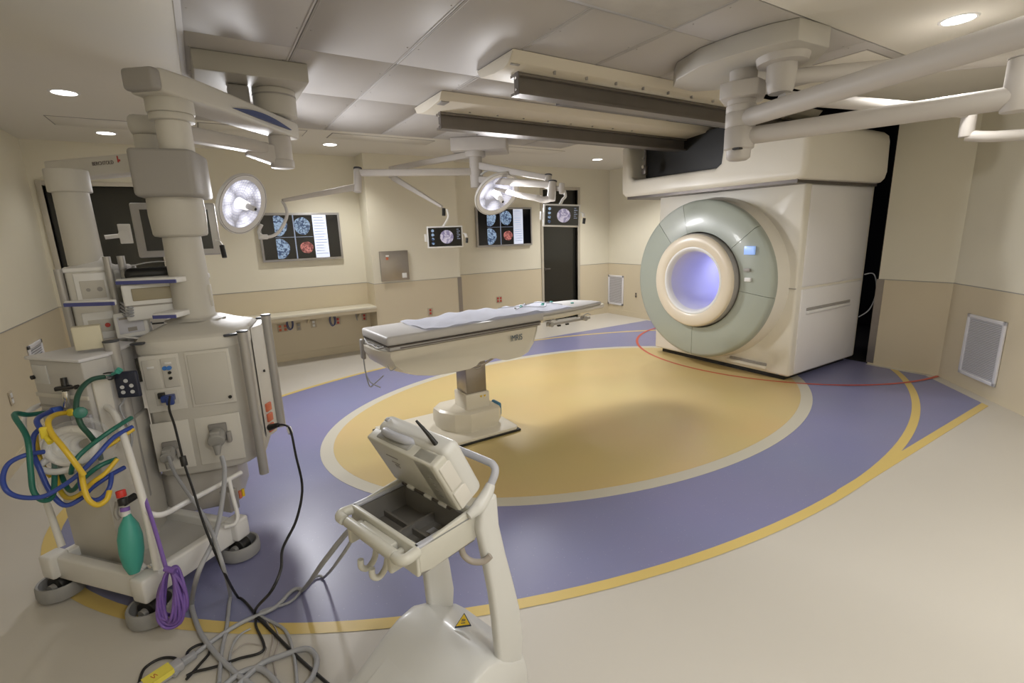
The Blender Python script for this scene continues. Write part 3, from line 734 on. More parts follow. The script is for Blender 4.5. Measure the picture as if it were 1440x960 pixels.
# monitor cable strip on column
MB(T).bx(.085, .10, -.03, .0, 1.3, 1.42, bev=.002).to('rating_label', eq2, pa)
hd = [(-.235, -.22), (-.21, -.262), (-.10, -.285), (.05, -.285), (.16, -.272), (.195, -.25), (.27, -.14), (.275, .22), (.20, .27), (-.17, .27), (-.235, .2)]
def sc(poly, k): return [(x*k, y*k) for x, y in poly]
MB(T).loft([[Vector((x*k, y*k, z)) for x, y in hd] for k, z in ((.96, .425), (1, .44), (1, 1.13), (1.0, 1.15), (.985, 1.17), (.93, 1.185), (.62, 1.215), (.40, 1.245))]).to('pendant_head', eqm, pa, sharp=40)
MB(T).loft([[Vector((x*k, y*k, z)) for x, y in hd] for k, z in ((1.012, 1.105), (1.016, 1.11), (1.016, 1.15), (1.0, 1.165))], cap=False).to('top_band', eq2, pa)
def fp(x0, x1, z0, z1, m_, nm, d0=-.29, d1=-.28, bev=.003, par=None): return MB(T).bx(x0, x1, d0, d1, z0, z1, bev=bev).to(nm, m_, par or pa)
sm1 = fp(-.215, -.045, .80, 1.10, eq2, 'socket_module'); bm1 = fp(-.02, .185, .80, 1.10, eq2, 'blank_module')
sm2 = fp(-.225, -.055, .47, .74, eq2, 'socket_module'); sm3 = fp(-.03, .185, .47, .74, eq2, 'socket_module')
fp(-.008, .172, .815, 1.085, eqm, 'blank_plate', -.294, -.288, par=bm1)
fp(-.205, -.135, .925, 1.08, eqm, 'socket_plate', -.295, -.288, par=sm1); fp(-.125, -.055, .925, 1.08, eqm, 'socket_plate', -.295, -.288, par=sm1)
fp(-.175, -.075, .835, .91, eqm, 'socket_plate', -.295, -.288, par=sm1)
fp(-.185, -.155, 1.035, 1.045, whiter, 'jack', -.30, -.292, .001, sm1); fp(-.107, -.078, 1.05, 1.06, whiter, 'jack_label', -.298, -.292, .001, sm1)
MB(T).cyl((-.09, -.306, 1.03), (-.09, -.29, 1.03), .011, n=12).cyl((-.11, -.300, 1.03), (-.11, -.29, 1.03), .011, n=12).to('blue_jack', M('jack_blue', (.05, .2, .6), .4), sm1)
for z in (1.005, .975): MB(T).cyl((-.092, -.302, z), (-.092, -.29, z), .008, n=12).to('audio_jack', black, sm1)
MB(T).box((-.115, -.315, .875), (.055, .05, .032), bev=.005).box((-.10, -.345, .868), (.035, .03, .04), bev=.006).to('blue_plug', bluep, sm1)
MB(T).box((-.145, -.30, .89), (.03, .02, .03), bev=.003).to('plug_socket', black, sm1)
MB(T).cyl((.158, -.300, .835), (.158, -.288, .835), .009, n=12).to('lock_button', black, bm1)
# big round plugs
for (x, z, s, sp_) in ((.075, .625, 1.0, sm3), (-.155, .575, .8, sm2)):
    MB(T).box((x, -.296, z+.02), (.085*s, .02, .10*s), bev=.005).to('plug_socket', M('socket_grey', (.24, .23, .22), .5), sp_)
    MB(T).cyl((x-.005, -.36, z-.01), (x-.005, -.29, z+.01), .040*s, .043*s, n=20, bev=.006).box((x-.005, -.33, z+.035*s), (.05*s, .06, .02), bev=.005).cyl((x-.005, -.345, z-.03), (x-.007, -.352, z-.085*s), .022*s, .012*s, n=14).to('grey_plug', M('plug_grey', (.33, .325, .31), .45), sp_)
    MB(T).box((x+.05*s, -.305, z-.01), (.02, .03, .06), bev=.005).to('plug_latch', greym, sp_)
# side sockets (right face)
sidep = basis(T @ Vector((.262, -.10, .65)), (T.to_3x3() @ Vector((.48, .88, 0))).normalized(), Vector((0, 0, 1)), (T.to_3x3() @ Vector((.88, -.48, 0))).normalized())
SP = [T @ Vector((.30, -.16, 0)), T @ Vector((.37, .02, 0))]
MB(T).prism([(.278, -.12), (.325, -.02), (.325, .20), (.278, .20)], .50, 1.17, bev=.006).to('side_fin', eq2, pa); sf_ = bpy.data.objects['side_fin']
for k in range(3):
    MB(T).box((.305, -.075, .68-.065*k), (.014, .05, .05), bev=.004, rz=-.44).to('red_socket', orangep, sf_)
MB(T).box((.31, -.06, .90), (.01, .016, .012)).to('side_dot', black, sf_)
# vertical accessory rails with dark caps
for (x, y, z0, z1, r) in ((-.285, -.36, .385, 1.20, .030), (.262, -.29, .36, 1.18, .025), (.345, .06, .50, 1.21, .026), (-.30, .20, .45, 1.2, .028)):
    ra_ = MB(T).cyl((x, y, z0), (x, y, z1), r, n=16).box((x, y+.02, (z0+z1)/2), (.02, .03, z1-z0-.02)).to('accessory_rail', alum, pa)
    MB(T).cyl((x, y, z1), (x, y, z1+.008), r+.003, n=16, bev=.002).to('rail_cap', capm, ra_)
MB(T).box((.20, -.255, 1.165), (.07, .035, .012), bev=.005, rz=.3).to('corner_clip', capm, pa)
MB(T).box((-.21, -.27, 1.165), (.06, .035, .012), bev=.005, rz=-.2).to('corner_clip', capm, pa)
MB(T).box((.29, .26, 1.17), (.05, .03, .012), bev=.004).to('corner_clip', capm, pa)
# keypad hanging on the left front rail
kp = thing('keypad', 'dark blue keypad with round white buttons hung on the left rail of the big pendant', 'controller', P(180, 540, 2.30))
kc = P(180, 540, 2.30); n = (T.to_3x3() @ Vector((-.2, -.98, 0))).normalized(); ex = Vector((0, 0, 1)).cross(n).normalized() ; TK = basis(kc, ex, Vector((0, 0, 1)), n)
kb_ = MB(TK).box((0, 0, 0), (.098, .128, .022), bev=.006).to('keypad_body', M('keypad_navy', (.02, .025, .05), .4), kp)
for (x, y) in ((-.02, -.01), (.02, -.005), (-.02, -.035), (.02, -.035), (0, .02)): MB(TK).cyl((x, y, .010), (x, y, .014), .009, n=14).to('button', M('button_pale', (.6, .62, .65), .4), kb_)
MB(TK).tube([(-.02, -.06, 0), (-.04, -.09, .0), (-.05, -.11, .01), (-.04, -.17, .01), (-.02, -.26, .02), (-.06, -.40, .03), (-.08, -.55, .0)], .005, n=6).to('keypad_cord', greyc, kp)

# --- second arm chain from the same hub to the far pendant
fpn = thing('service_pendant', 'smaller far service pendant by the dark door, with shelves and red sockets', 'medical pendant', P(130, 470, 3.9))
z2 = 2.27
h2 = Vector((hub.x, hub.y, z2)); k2 = Z(208, 178, z2+.01)
MB().cyl((hub.x, hub.y, 2.15), (hub.x, hub.y, 2.355), .072, n=32, bev=.004).cyl((hub.x, hub.y, 2.145), (hub.x, hub.y, 2.20), .078, n=32, bev=.01).to('second_hub', armm, fpn)
beam(beam(MB(), k2, (hub.x-.10, hub.y, z2), .11, .085, .075), (hub.x-.22, hub.y-.02, z2-.01), (hub.x, hub.y, z2-.05), .10, .08, .14, bev=.01).to('middle_arm', armm, fpn)
MB().box(k2, (.17, .15, .10), bev=.03, seg=3).to('arm_knuckle', eqm, fpn)
c2 = k2+Vector((0, 0, -.12))
z3 = Z(212, 222, 2.11)
k3 = Vector((k2.x, k2.y, 2.08)); e3 = Z(92, 233, 2.12)
MB().cyl((k2.x, k2.y, 2.10), (k2.x, k2.y, 2.23), .075, n=28).to('drop_joint', eqm, fpn)
da = (e3-k3); da.z = 0
e4 = k3+da*1.10; e4.z = 2.09; k4 = k3-da*.05; k4.z = 2.09
beam(MB(), e4, k4, .14, .105, .10, bev=.012).to('lower_arm', eq2, fpn)
dn = da.normalized(); nr = Vector((-dn.y, dn.x, 0)); 
if nr.dot(CAM-k3) < 0: nr = -nr
tx = (-dn)
mid = k3+da*.42; mid.z = 2.10
tx = Vector((0, 0, 1)).cross(nr)
TT = basis(mid+nr*.0715, tx, Vector((0, 0, 1)), nr)
text('arm_lettering', 'BERCHTOLD', .028, TT, M('ink_grey', (.16, .13, .13), .5), fpn)
MB(TT @ Matrix.Translation((.115, .010, 0))).box((0, .004, 0), (.006, .034, .003)).box((.009, -.003, 0), (.012, .010, .003)).to('arm_emblem', redp, fpn)
DCF = dep(Z(97, 243, 2.045)); SF = DCF/3.9
cb = P(122, 372, DCF); ct = Vector((cb.x, cb.y, 2.045))
MB().cyl(cb, ct, .078, .075, n=32).cyl((ct.x, ct.y, 1.93), ct, .092, n=32, bev=.005).to('column', eqm, fpn)
FA = math.atan2((k3-e4).y, (k3-e4).x)
FR = math.radians(8); ztop = 1.52
TF = frame((cb.x+.02, cb.y, cb.z-ztop*SF), FR) @ Matrix.Diagonal((SF, SF, SF, 1))
MB(TF).prism([(-.17, -.16), (.11, -.16), (.24, -.02), (.24, .18), (-.17, .18)], .72, ztop-.02, bev=.015).to('pendant_head', eq2, fpn)
MB(TF).prism([(-.18, -.17), (.115, -.17), (.25, -.02), (.25, .19), (-.18, .19)], ztop-.05, ztop-.015, bev=.008).lathe([(.17, -.02), (.13, .0), (.095, .03), (.088, .06)], (0, 0, ztop), n=28).to('head_cap', whiter, fpn)
for k, (z0, z1) in enumerate(((1.20, 1.46), (.93, 1.15), (.74, .90))):
    fm_ = MB(TF).bx(-.125, .085, -.172, -.155, z0, z1, bev=.006).to('socket_module', whiter, fpn)
    MB(TF).bx(-.095, .055, -.178, -.168, z0+.06, z1-.06, bev=.002).to('socket_plate', eqm, fm_)
    MB(TF).cyl((-.05, -.182, (z0+z1)/2), (-.05, -.176, (z0+z1)/2), .014, n=12).to('socket', greym, fm_)
    MB(TF).cyl((.02, -.182, (z0+z1)/2), (.02, -.176, (z0+z1)/2), .018, n=12).to('socket', redp if k == 1 else greym, fm_)
    MB(TF).cyl((.07, -.178, z0+.025), (.07, -.170, z0+.025), .008, n=8).to('lock_button', black, fm_)
for k in range(4):
    sp_ = MB(TF).box((.185, -.095, 1.33-.125*k), (.06, .012, .065), bev=.003, rz=.82).to('side_plate', whiter, fpn)
    MB(TF).box((.190, -.102, 1.33-.125*k), (.03, .012, .035), bev=.002, rz=.82).to('red_socket', M('dark_red', (.25, .02, .03), .4), sp_)
for (x, y, z1) in ((-.20, -.17, ztop-.02), (.10, -.21, ztop+.06), (.19, -.15, ztop+.06), (.26, .05, ztop-.02)):
    MB(TF).cyl((x, y, .62), (x, y, z1), .026, n=16).to('accessory_rail', alum, fpn)
for (a, b, d0, zz) in (((90, 428), (160, 424), DCF-.24, 0), ((163, 397), (247, 393), DCF-.12, 0), ((215, 445), (247, 442), DCF-.12, 0)):
    p, q = P(a[0], a[1], d0), P(b[0], b[1], d0); q.z = p.z
    dd = (q-p).normalized(); s_ = Vector((-dd.y, dd.x, 0)); Tq = basis(p, dd, s_, Vector((0, 0, 1)))
    L = (q-p).length
    sh_ = MB(Tq).bx(0, L, 0, .30 if a[0] > 100 else .02, -.012, .016, bev=.005).to('shelf' if a[0] > 100 else 'front_bar', whiter, fpn)
    MB(Tq).bx(.0, L, -.004, .004, -.012, .006).to('blue_edge', M('edge_blue', (.08, .09, .30), .4), sh_)
# equipment on and around the far pendant
def devbox(name, lab, cat, pc, dims, rz, mat, bev=.01):
    t = thing(name, lab, cat, (pc[0], pc[1], pc[2]-dims[2]/2), rz)
    MB(frame(pc, rz)).box((0, 0, 0), dims, bev=bev, seg=3).to('case', mat, t); return t, frame(pc, rz)
q = P(222, 420, DCF+.08)
t, Td = devbox('ventilator_unit', 'pale boxy device slung under the far pendant shelf, partly behind the big column', 'device', q, (.30, .26, .19), .1, whiter)
MB(Td).bx(-.11, .10, -.137, -.128, .01, .075, bev=.003).to('front_window', M('window_beige', (.35, .31, .22), .4), t)
MB(Td).bx(-.15, .15, -.135, -.125, -.02, -.012).to('drawer_gap', greym, t)
q = P(222, 384, DCF+.1)
t, Td = devbox('keyboard_arm', 'black curved equipment with a pale lid on the far pendant shelf', 'device', q, (.30, .14, .07), .1, black, .03)
MB(Td).grid(lambda u, v: Vector((-.16+.34*u, -.09+.2*v, .035+.03*math.sin(PI*u))), 12, 4, .01).to('lid', whiter, t)
q = P(215, 446, 3.3)
t, Td = devbox('small_beige_box', 'small beige device with a slot beside the tilted white display', 'device', P(218, 452, 3.35), (.17, .12, .15), -.1, eqm)
MB(Td).bx(-.03, .06, -.066, -.058, -.01, .0).to('slot', black, t)
q = P(187, 456, 2.62)
t = thing('display_unit', 'tilted white display unit with printed panel, left of the big pendant head', 'monitor', q)
TW = frame(q, math.radians(-16)) @ Matrix.Scale(.84, 4) @ Matrix.Rotation(math.radians(-14), 4, 'X') @ Matrix.Rotation(math.radians(-6), 4, 'Y')
MB(TW).box((0, 0, 0), (.185, .05, .165), bev=.012, seg=3).to('case', whiter, t)
MB(TW).bx(-.07, .07, -.028, -.022, -.055, .055, bev=.002).to('screen', M('paper_panel', (.62, .63, .72), .4), t)
MB(TW).bx(-.06, .06, -.0295, -.0275, .035, .048).bx(-.02, .03, -.0295, -.0275, -.045, -.02).to('print', greym, t)
MB(TW).box((.03, -.03, -.10), (.14, .10, .012), bev=.004, R=Matrix.Rotation(.3, 4, 'Y')).to('tray', whiter, t)
MB(TW).tube([(0, .02, -.08), (0, .03, -.20), (0, .03, -.5), (.0, .05, -.62)], .018).to('support_post', alum, t)
tag(MB(frame(P(124, 474, DCF-.35), .1)).box((0, 0, 0), (.105, .06, .11), bev=.005).to('paper_box', M('box_cream', (.66, .62, .48), .6)), 'small cream box standing behind the flat top of the anaesthesia machine', 'box')
t = thing('cable_bundle', 'grey leads drooping from the far pendant sockets to the device on the shelf', 'cable', P(180, 430, 3.7))
for k in range(4):
    MB().tube([P(170, 425+5*k, DCF), P(180, 432+4*k, DCF-.1), P(192, 430+4*k, DCF-.05), P(200, 418+5*k, DCF)], .006, n=6).to('lead', greyc, t)

# --- monitor behind the big column
mc = P(250, 323, 3.45); n = (CAM-mc); n.z = 0; n.normalize(); ex = Vector((0, 0, 1)).cross(n).normalized(); TM = basis(mc, ex, Vector((0, 0, 1)), n)
mo = thing('ceiling_monitor', 'grey framed dark monitor hanging behind the thick column of the big pendant', 'monitor', mc)
MB(TM).box((0, 0, -.02), (.50, .37, .05), bev=.012, seg=3).to('monitor_case', alum, mo)
MB(TM).bx(-.20, .20, -.14, .14, .003, .008).to('screen', screenk, mo)
MB(TM).box((-.30, -.02, .0), (.07, .13, .02), bev=.004).cyl((-.31, -.03, .02), (-.41, -.04, .03), .014, n=12).cyl((-.31, -.03, .01), (-.31, -.03, .04), .03, n=14).to('grip', white, mo)
MB(TM).cyl((0, .0, -.06), (0, .62, -.06), .03, n=16).box((0, 0, -.05), (.14, .14, .03), bev=.004).to('drop_tube', armm, mo)
MB().tube([P(303, 338, 3.4), P(309, 340, 3.4), P(313, 346, 3.38)], .007, n=8).to('hook', white, mo)
MB().cyl(P(312, 345, 3.38), P(316, 362, 3.38), .016, n=12).to('black_grip', black, mo)

# --- far ceiling mount with surgical lights and small screens
fm = thing('light_mount', 'small far ceiling mount with stacked arm joints carrying both surgical lights', 'ceiling mount', (2.95, 5.35, 2.6))
MB().prism([(2.62, 5.46), (3.15, 5.07), (3.42, 5.45), (2.90, 5.86)], 2.61, HC-.002, bev=.01).to('mount_cover', armm, fm)
HX = Z(668, 208, 2.655); hx, hy = HX.x, HX.y
hd_ = dep(Vector((hx, hy, 2.4)))
MB().cyl((hx, hy, 2.20), (hx, hy, 2.66), .075, n=28, bev=.004).cyl((hx, hy, 2.55), (hx, hy, 2.62), .12, n=28, bev=.006).cyl((hx, hy, 2.44), (hx, hy, 2.455), .079, n=28).cyl((hx, hy, 2.33), (hx, hy, 2.345), .079, n=28).to('hub_stack', armm, fm)
def J(x, y, z): return Z(x, y, z)
def uplift(x, y, d): return P(x, y, d)
# arms: far left arm (surgical light 1), near left arm (small screen), right arms
def lamp(name, lab, c, aim, r, arm_pts, yoke, parent_arms):
    t = thing(name, lab, 'surgical light', c)
    n = (Vector(aim)-Vector(c)).normalized()
    ex = Vector((0, 0, 1)).cross(n).normalized(); ey = n.cross(ex); TL = basis(c, ex, ey, n)
    ld_ = MB(TL).lathe([(0, -.10), (.08, -.10), (r*.55, -.085), (r*.9, -.045), (r, -.015), (r+.004, 0), (r, .015), (r*.94, .012), (r*.80, -.0)], (0, 0, 0), n=48).to('lamp_dome', white, t)
    MB(TL).lathe([(r*.955, .014), (r*.965, .018), (r*.975, .014)], n=48).to('rim_seal', greym, ld_)
    # faceted reflector: rows of small tiles
    rf = MB(TL)
    for j in range(7):
        ra, rb = r*(.16+.64*j/7), r*(.16+.64*(j+1)/7-.012); k = 22+4*j
        za, zb = -.045+.045*(j/7)**2, -.045+.045*((j+1)/7)**2
        for i in range(k):
            a, b = 2*PI*i/k, 2*PI*(i+.86)/k
            vs = [(ra, a, za), (ra, b, za+.002), (rb, b, zb+.001), (rb, a, zb)]
            rf.grid(lambda u, v, vs=vs: (Vector((vs[0][0]*math.cos(vs[0][1]), vs[0][0]*math.sin(vs[0][1]), vs[0][2]))*(1-u)*(1-v)
                    + Vector((vs[1][0]*math.cos(vs[1][1]), vs[1][0]*math.sin(vs[1][1]), vs[1][2]))*u*(1-v)
                    + Vector((vs[2][0]*math.cos(vs[2][1]), vs[2][0]*math.sin(vs[2][1]), vs[2][2]))*u*v
                    + Vector((vs[3][0]*math.cos(vs[3][1]), vs[3][0]*math.sin(vs[3][1]), vs[3][2]))*(1-u)*v), 1, 1)
    rf.to('reflector_facets', REFL, ld_, kind='stuff')
    MB(TL).lathe([(0, -.055), (r*.5, -.05), (r*.82, -.004)], n=48).to('reflector_backing', M('reflector_back', (.25, .25, .30), .3, metal=.3, emit=.35, ecol=(.85, .85, 1)), ld_)
    MB(TL).cyl((0, 0, -.05), (0, 0, .06), .052, .040, n=24, bev=.006).to('centre_bulb', M('bulb_glow', (1, 1, 1), emit=1.6, ecol=(1, 1, 1)), ld_)
    ch_ = MB(TL).cyl((0, 0, .055), (0, 0, .14), .028, .024, n=20, bev=.004).cyl((0, 0, .14), (0, 0, .150), .018, n=16).to('centre_handle', white, t)
    MB(TL).cyl((0, 0, .150), (0, 0, .153), .014, n=16).to('handle_tip', black, ch_)
    light('AREA', 'lamp', Vector(c)+n*.16, SURG_FILL*(1.6 if c[0] < 1 else 1.7), (.97, .97, 1), r*1.5, aim=aim, parent=t)
    light('SPOT', 'lamp', Vector(c)+n*.17, SURG_W, (.95, .96, 1), r*.6, aim=aim, parent=t, spot=math.radians(48), blend=.6)
    if yoke:
        MB().tube(yoke, .016, n=10).to('yoke', white, t)
    return t, TL
REFL = M('reflector_lit', (.35, .35, .42), .2, emit=1.0, ecol=(.88, .88, 1), noise=.0)
_nt = REFL.node_tree; _b = _nt.nodes['Principled BSDF']
_tc = _nt.nodes.new('ShaderNodeTexCoord'); _v = _nt.nodes.new('ShaderNodeTexVoronoi'); _v.inputs['Scale'].default_value = 9
_r = _nt.nodes.new('ShaderNodeMapRange'); _r.inputs['From Max'].default_value = .8; _r.inputs['To Min'].default_value = 2.6; _r.inputs['To Max'].default_value = .25
_nt.links.new(_tc.outputs['Object'], _v.inputs['Vector']); _nt.links.new(_v.outputs['Distance'], _r.inputs['Value']); _nt.links.new(_r.outputs['Result'], _b.inputs['Emission Strength'])

hubd = hd_
zL = 2.36
kn1 = P(503, 243, dep(Z(503, 243, 2.45)))
kn1 = P(503, 245, 5.6)
L1c = P(341, 287, 4.55); L1aim = Vector((3.4, 2.0, .3))
n1 = (L1aim-L1c).normalized()
t1, TL1 = lamp('surgical_light', 'left round surgical light, lit, in front of the left wall screen', L1c, L1aim, .285,
               None, [P(368, 316, 4.86), P(364, 328, 4.90), P(378, 333, 4.95), P(393, 325, 5.0), P(403, 305, 5.03), P(402, 292, 5.05), P(397, 283, 5.07)], None)
MB().box(P(370, 333, 4.92), (.09, .05, .05), bev=.01).to('yoke_block', white, t1)
beam(MB(), P(397, 282, 5.05), P(500, 263, 5.6), .05, .035, .075, bev=.012).to('spring_arm', armm, t1)
MB().cyl(P(503, 270, 5.6), P(503, 238, 5.6), .045, n=20, bev=.006).to('elbow_joint', armm, t1)
MB().cyl(P(503, 238, 5.6), P(503, 236, 5.6), .048, n=20).to('elbow_cap', capm, t1)
bz = P(503, 243, 5.6)
beam(MB(), bz, (hx, hy, bz.z), .07, .075, .085, bev=.02).to('boom_arm', armm, t1)
L2c = P(699, 273, 5.75)
t2, TL2 = lamp('surgical_light', 'far round surgical light, lit, in front of the right wall screen', L2c, Vector((3.2, 2.6, 0)), .29,
               None, None, None)
e2 = P(770, 268, 5.2)
MB().tube([L2c+Vector((.05, .10, .20)), P(712, 243, 5.85), P(690, 238, 5.8), P(676, 246, 5.8)], .014, n=8).to('yoke', white, t2)
MB().tube([P(679, 262, 5.9), P(700, 266, 5.7), P(735, 275, 5.4), P(760, 279, 5.25)], .022, n=10, rs=[.012, .018, .03, .034]).to('spring_arm', armm, t2)
MB().cyl(P(775, 282, 5.2), P(777, 256, 5.2), .045, n=20, bev=.006).to('elbow_joint', armm, t2)
MB().cyl(P(777, 256, 5.2), P(777, 254.5, 5.2), .048, n=20).to('elbow_cap', capm, t2)
beam(MB(), (hx, hy, P(677, 252, dep((hx, hy, 2.3))).z), P(776, 260, 5.2), .07, .085, .07, bev=.02).to('boom_arm', armm, t2)
MB().tube([P(776, 278, 5.2), P(765, 281, 5.22), P(755, 278, 5.25)], .036, n=12).to('arm_bend', armm, t2)

def small_screen(name, lab, c, w, h, yawoff, tilt, arms):
    c = Vector(c); n = (CAM-c); n.z = 0; n.normalize(); n = Matrix.Rotation(yawoff, 3, 'Z') @ n
    ex = Vector((0, 0, 1)).cross(n).normalized(); T_ = basis(c, ex, Vector((0, 0, 1)), n) @ Matrix.Rotation(tilt, 4, 'Z')
    t = thing(name, lab, 'monitor', c)
    MB(T_).box((0, 0, -.018), (w+.035, h+.035, .035), bev=.008).to('monitor_case', white, t)
    sn = MB(T_).bx(-w/2, w/2, -h/2, h/2, 0, .003).to('screen', screenk, t)
    pts = [(.02+h*.36*math.cos(2*PI*i/28), .0+h*.36*math.sin(2*PI*i/28)) for i in range(28)]
    MB(T_).prism(pts, .003, .004).to('scan_image', brainp, sn)
    th = MB(T_)
    for k in range(4): th.cyl((-w*.37, h*(.34-.22*k), .003), (-w*.37, h*(.34-.22*k), .0042), h*.08, n=12)
    th.to('thumbnails', brainb, sn)
    tx_ = MB(T_)
    for k in range(6): tx_.bx(w*.36, w*(.42+.04*(k % 2)), h*(.40-.10*k), h*(.40-.10*k)-.006, .003, .004)
    tx_.to('text_rows', screenl, sn)
    MB(T_).bx(-w/2-.05, -w/2-.02, -.05, .04, -.03, -.01, bev=.004).to('side_grip', white, t)
    MB(T_).cyl((w/2+.05, .03, 0), (w/2+.06, -.01, .0), .018, n=12, bev=.004).cyl((w/2+.02, .04, -.01), (w/2+.06, .02, 0), .008, n=8).to('camera_head', white, t)
    MB(T_).cyl((w/2+.065, -.02, 0), (w/2+.06, -.08, 0), .016, n=12).to('black_grip', black, t)
    return t, T_
s1, Ts = small_screen('small_screen', 'small hanging screen left of the right wall screen, showing a round scan', P(626, 333, 5.9), .40, .225, 0, .0, None)
MB(Ts).tube([(-.02, .12, -.02), (.03, .19, -.02), (.055, .25, -.02), (.04, .33, -.02)], .014, n=10).to('neck', white, s1)
MB().cyl(P(624, 303, 5.9), P(624, 293, 5.9), .022, n=14).to('black_joint', black, s1)
beam(MB(), P(552, 249, 6.1), P(622, 291, 5.92), .05, .075, .03, bev=.01).to('spring_arm', armm, s1)
MB().cyl(P(551, 250, 6.1), P(551, 235, 6.1), .04, n=16, bev=.005).to('elbow_joint', armm, s1)
beam(MB(), P(551, 237, 6.1), (hx-.05, hy+.02, P(655, 222, 6.05).z), .06, .06, .075, bev=.015).to('boom_arm', armm, s1)
s2_, Ts = small_screen('small_screen', 'small tilted hanging screen in front of the narrow dark door', P(790, 303, 5.15), .36, .20, .15, math.radians(-3), None)
MB().tube([P(787, 290, 5.15), P(791, 281, 5.15), P(795, 276, 5.15), P(794, 268, 5.15)], .015, n=10).to('neck', white, s2_)
MB().cyl(P(790, 272, 5.15), P(790, 258, 5.15), .03, n=16, bev=.004).to('neck_joint', armm, s2_)
MB().cyl(P(770, 264, 5.35), P(771, 247, 5.35), .04, n=16, bev=.004).to('elbow_joint', armm, s2_)
MB().cyl(P(771, 247, 5.35), P(771, 245.5, 5.35), .042, n=16).to('elbow_cap', capm, s2_)
beam(MB(), (hx, hy, P(680, 232, dep((hx, hy, 2.4))).z), P(770, 250, 5.35), .065, .085, .06, bev=.015).to('boom_arm', armm, s2_)
beam(MB(), P(771, 262, 5.35), P(790, 266, 5.15), .05, .05, bev=.01).to('fore_arm', armm, s2_)

# --- near right ceiling mount and big arms
nm_ = thing('arm_mount', 'big curved white ceiling mount cover at the upper right with two round hubs', 'ceiling mount', (3.2, 2.05, 2.6))
pl_ = [Z(952, 87, HC), Z(985, 66, HC), Z(1010, 56.5, HC), Z(1035, 47.5, HC), Z(1060, 39.5, HC), Z(1085, 32, HC), Z(1126, 23, HC), Z(1169, 36, HC)]
poly = [(p.x, p.y) for p in pl_]
poly += [(3.62, 1.95), (3.62, 2.35), (3.30, 2.62), (3.06, 2.60)]
MB().prism(poly, 2.645, HC-.002, bev=.006, lim=1.0).to('mount_cover', M('mount_white', (.52, .50, .46), .45), nm_)
h1 = Z(1046, 100, 2.645); 
hA = Vector((3.02, 2.02, 0)); hA = Vector((h1.x, h1.y, 0)); dA = dep((hA.x, hA.y, 2.5))
MB().cyl((hA.x, hA.y, 2.56), (hA.x, hA.y, 2.65), .085, n=32, bev=.005).to('hub_neck', armm, nm_)
MB(frame((hA.x, hA.y, 2.515), .5)).prism([(-.14, -.10), (-.02, -.14), (.12, -.12), (.15, -.02), (.12, .12), (-.10, .13), (-.15, .05)], -.05, .05, bev=.01).to('hub_block', armm, nm_)
MB().lathe([(0, 2.085), (.055, 2.085), (.075, 2.10), (.078, 2.15), (.095, 2.16), (.095, 2.29), (.09, 2.295), (.095, 2.30), (.095, 2.385), (.09, 2.39), (.095, 2.395), (.095, 2.43), (.088, 2.435), (.088, 2.47)], (hA.x, hA.y, 0), n=36).to('hub_stack', armm, nm_)
MB().bx(hA.x-.10, hA.x-.06, hA.y-.07, hA.y-.02, 2.145, 2.155).to('hub_slot', black, nm_)
zz = 2.345
b1a = Vector((hA.x, hA.y, zz)); b1b = Z(1448, 42, zz); 
def along(a, b, k): return a+(b-a)*k
far1 = along(b1a, b1b, 1.45)
bt = MB(); bt.tube([b1a, along(b1a, b1b, .5), far1], .058, n=20, sub=2); bt.to('upper_boom', armm, nm_)
zz2 = 2.235
b2a = Vector((hA.x, hA.y, zz2)); b2b = Z(1420, 138, zz2); db = b2b-b2a
MB().tube([b2a, along(b2a, b2b, .5), along(b2a, b2b, 1.0)], .055, n=20, sub=2).to('lower_boom', armm, nm_)
kz = b2b+db.normalized()*.03
MB().cyl((kz.x, kz.y, kz.z-.07), (kz.x, kz.y, kz.z+.18), .062, n=24, bev=.006).cyl((kz.x, kz.y, kz.z+.18), (kz.x, kz.y, kz.z+.186), .064, n=24).to('boom_joint', armm, nm_)
MB().tube([kz+Vector((0, 0, .02)), kz+db.normalized()*.5+Vector((.1, -.1, .03))], .05, n=16).to('fore_arm', armm, nm_)
hB0 = Z(1101, 80, 2.645); hB = Vector((hB0.x, hB0.y, 0))
MB().lathe([(0, 2.44), (.065, 2.44), (.075, 2.46), (.08, 2.51), (.085, 2.52), (.085, 2.60), (.14, 2.605), (.15, 2.65)], (hB.x, hB.y, 0), n=32).to('second_hub', armm, nm_)
z4 = 2.53; e_b = Z(1440, 78, z4)
MB().tube([(hB.x, hB.y, z4), along(Vector((hB.x, hB.y, z4)), e_b, .5), along(Vector((hB.x, hB.y, z4)), e_b, 1.2)], .045, n=16, sub=2).to('rear_boom', armm, nm_)
# smaller elbow arm at the right
sa = thing('side_arm', 'thin white elbow arm leaving the picture at the right, below the big booms', 'arm', Z(1360, 165, 2.3))
ez = Z(1363, 163, 2.30); dE = dep(ez)
MB().tube([(hB.x+.02, hB.y, 2.42), along(Vector((hB.x, hB.y, 2.42)), ez+Vector((0, 0, .02)), .5), ez+Vector((0, 0, .02))], .034, n=14, sub=3, rs=[.04, .038, .034]).to('boom_arm', armm, sa)
MB().cyl(ez+Vector((0, 0, .05)), ez+Vector((0, 0, -.13)), .040, n=20, bev=.005).cyl(ez+Vector((0, 0, .05)), ez+Vector((0, 0, .056)), .042, n=20).to('elbow_joint', armm, sa)
MB().tube([ez+Vector((.0, 0, -.12)), P(1395, 192, dE-.05), P(1460, 188, dE-.15)], .034, n=14, sub=3).to('fore_arm', armm, sa)

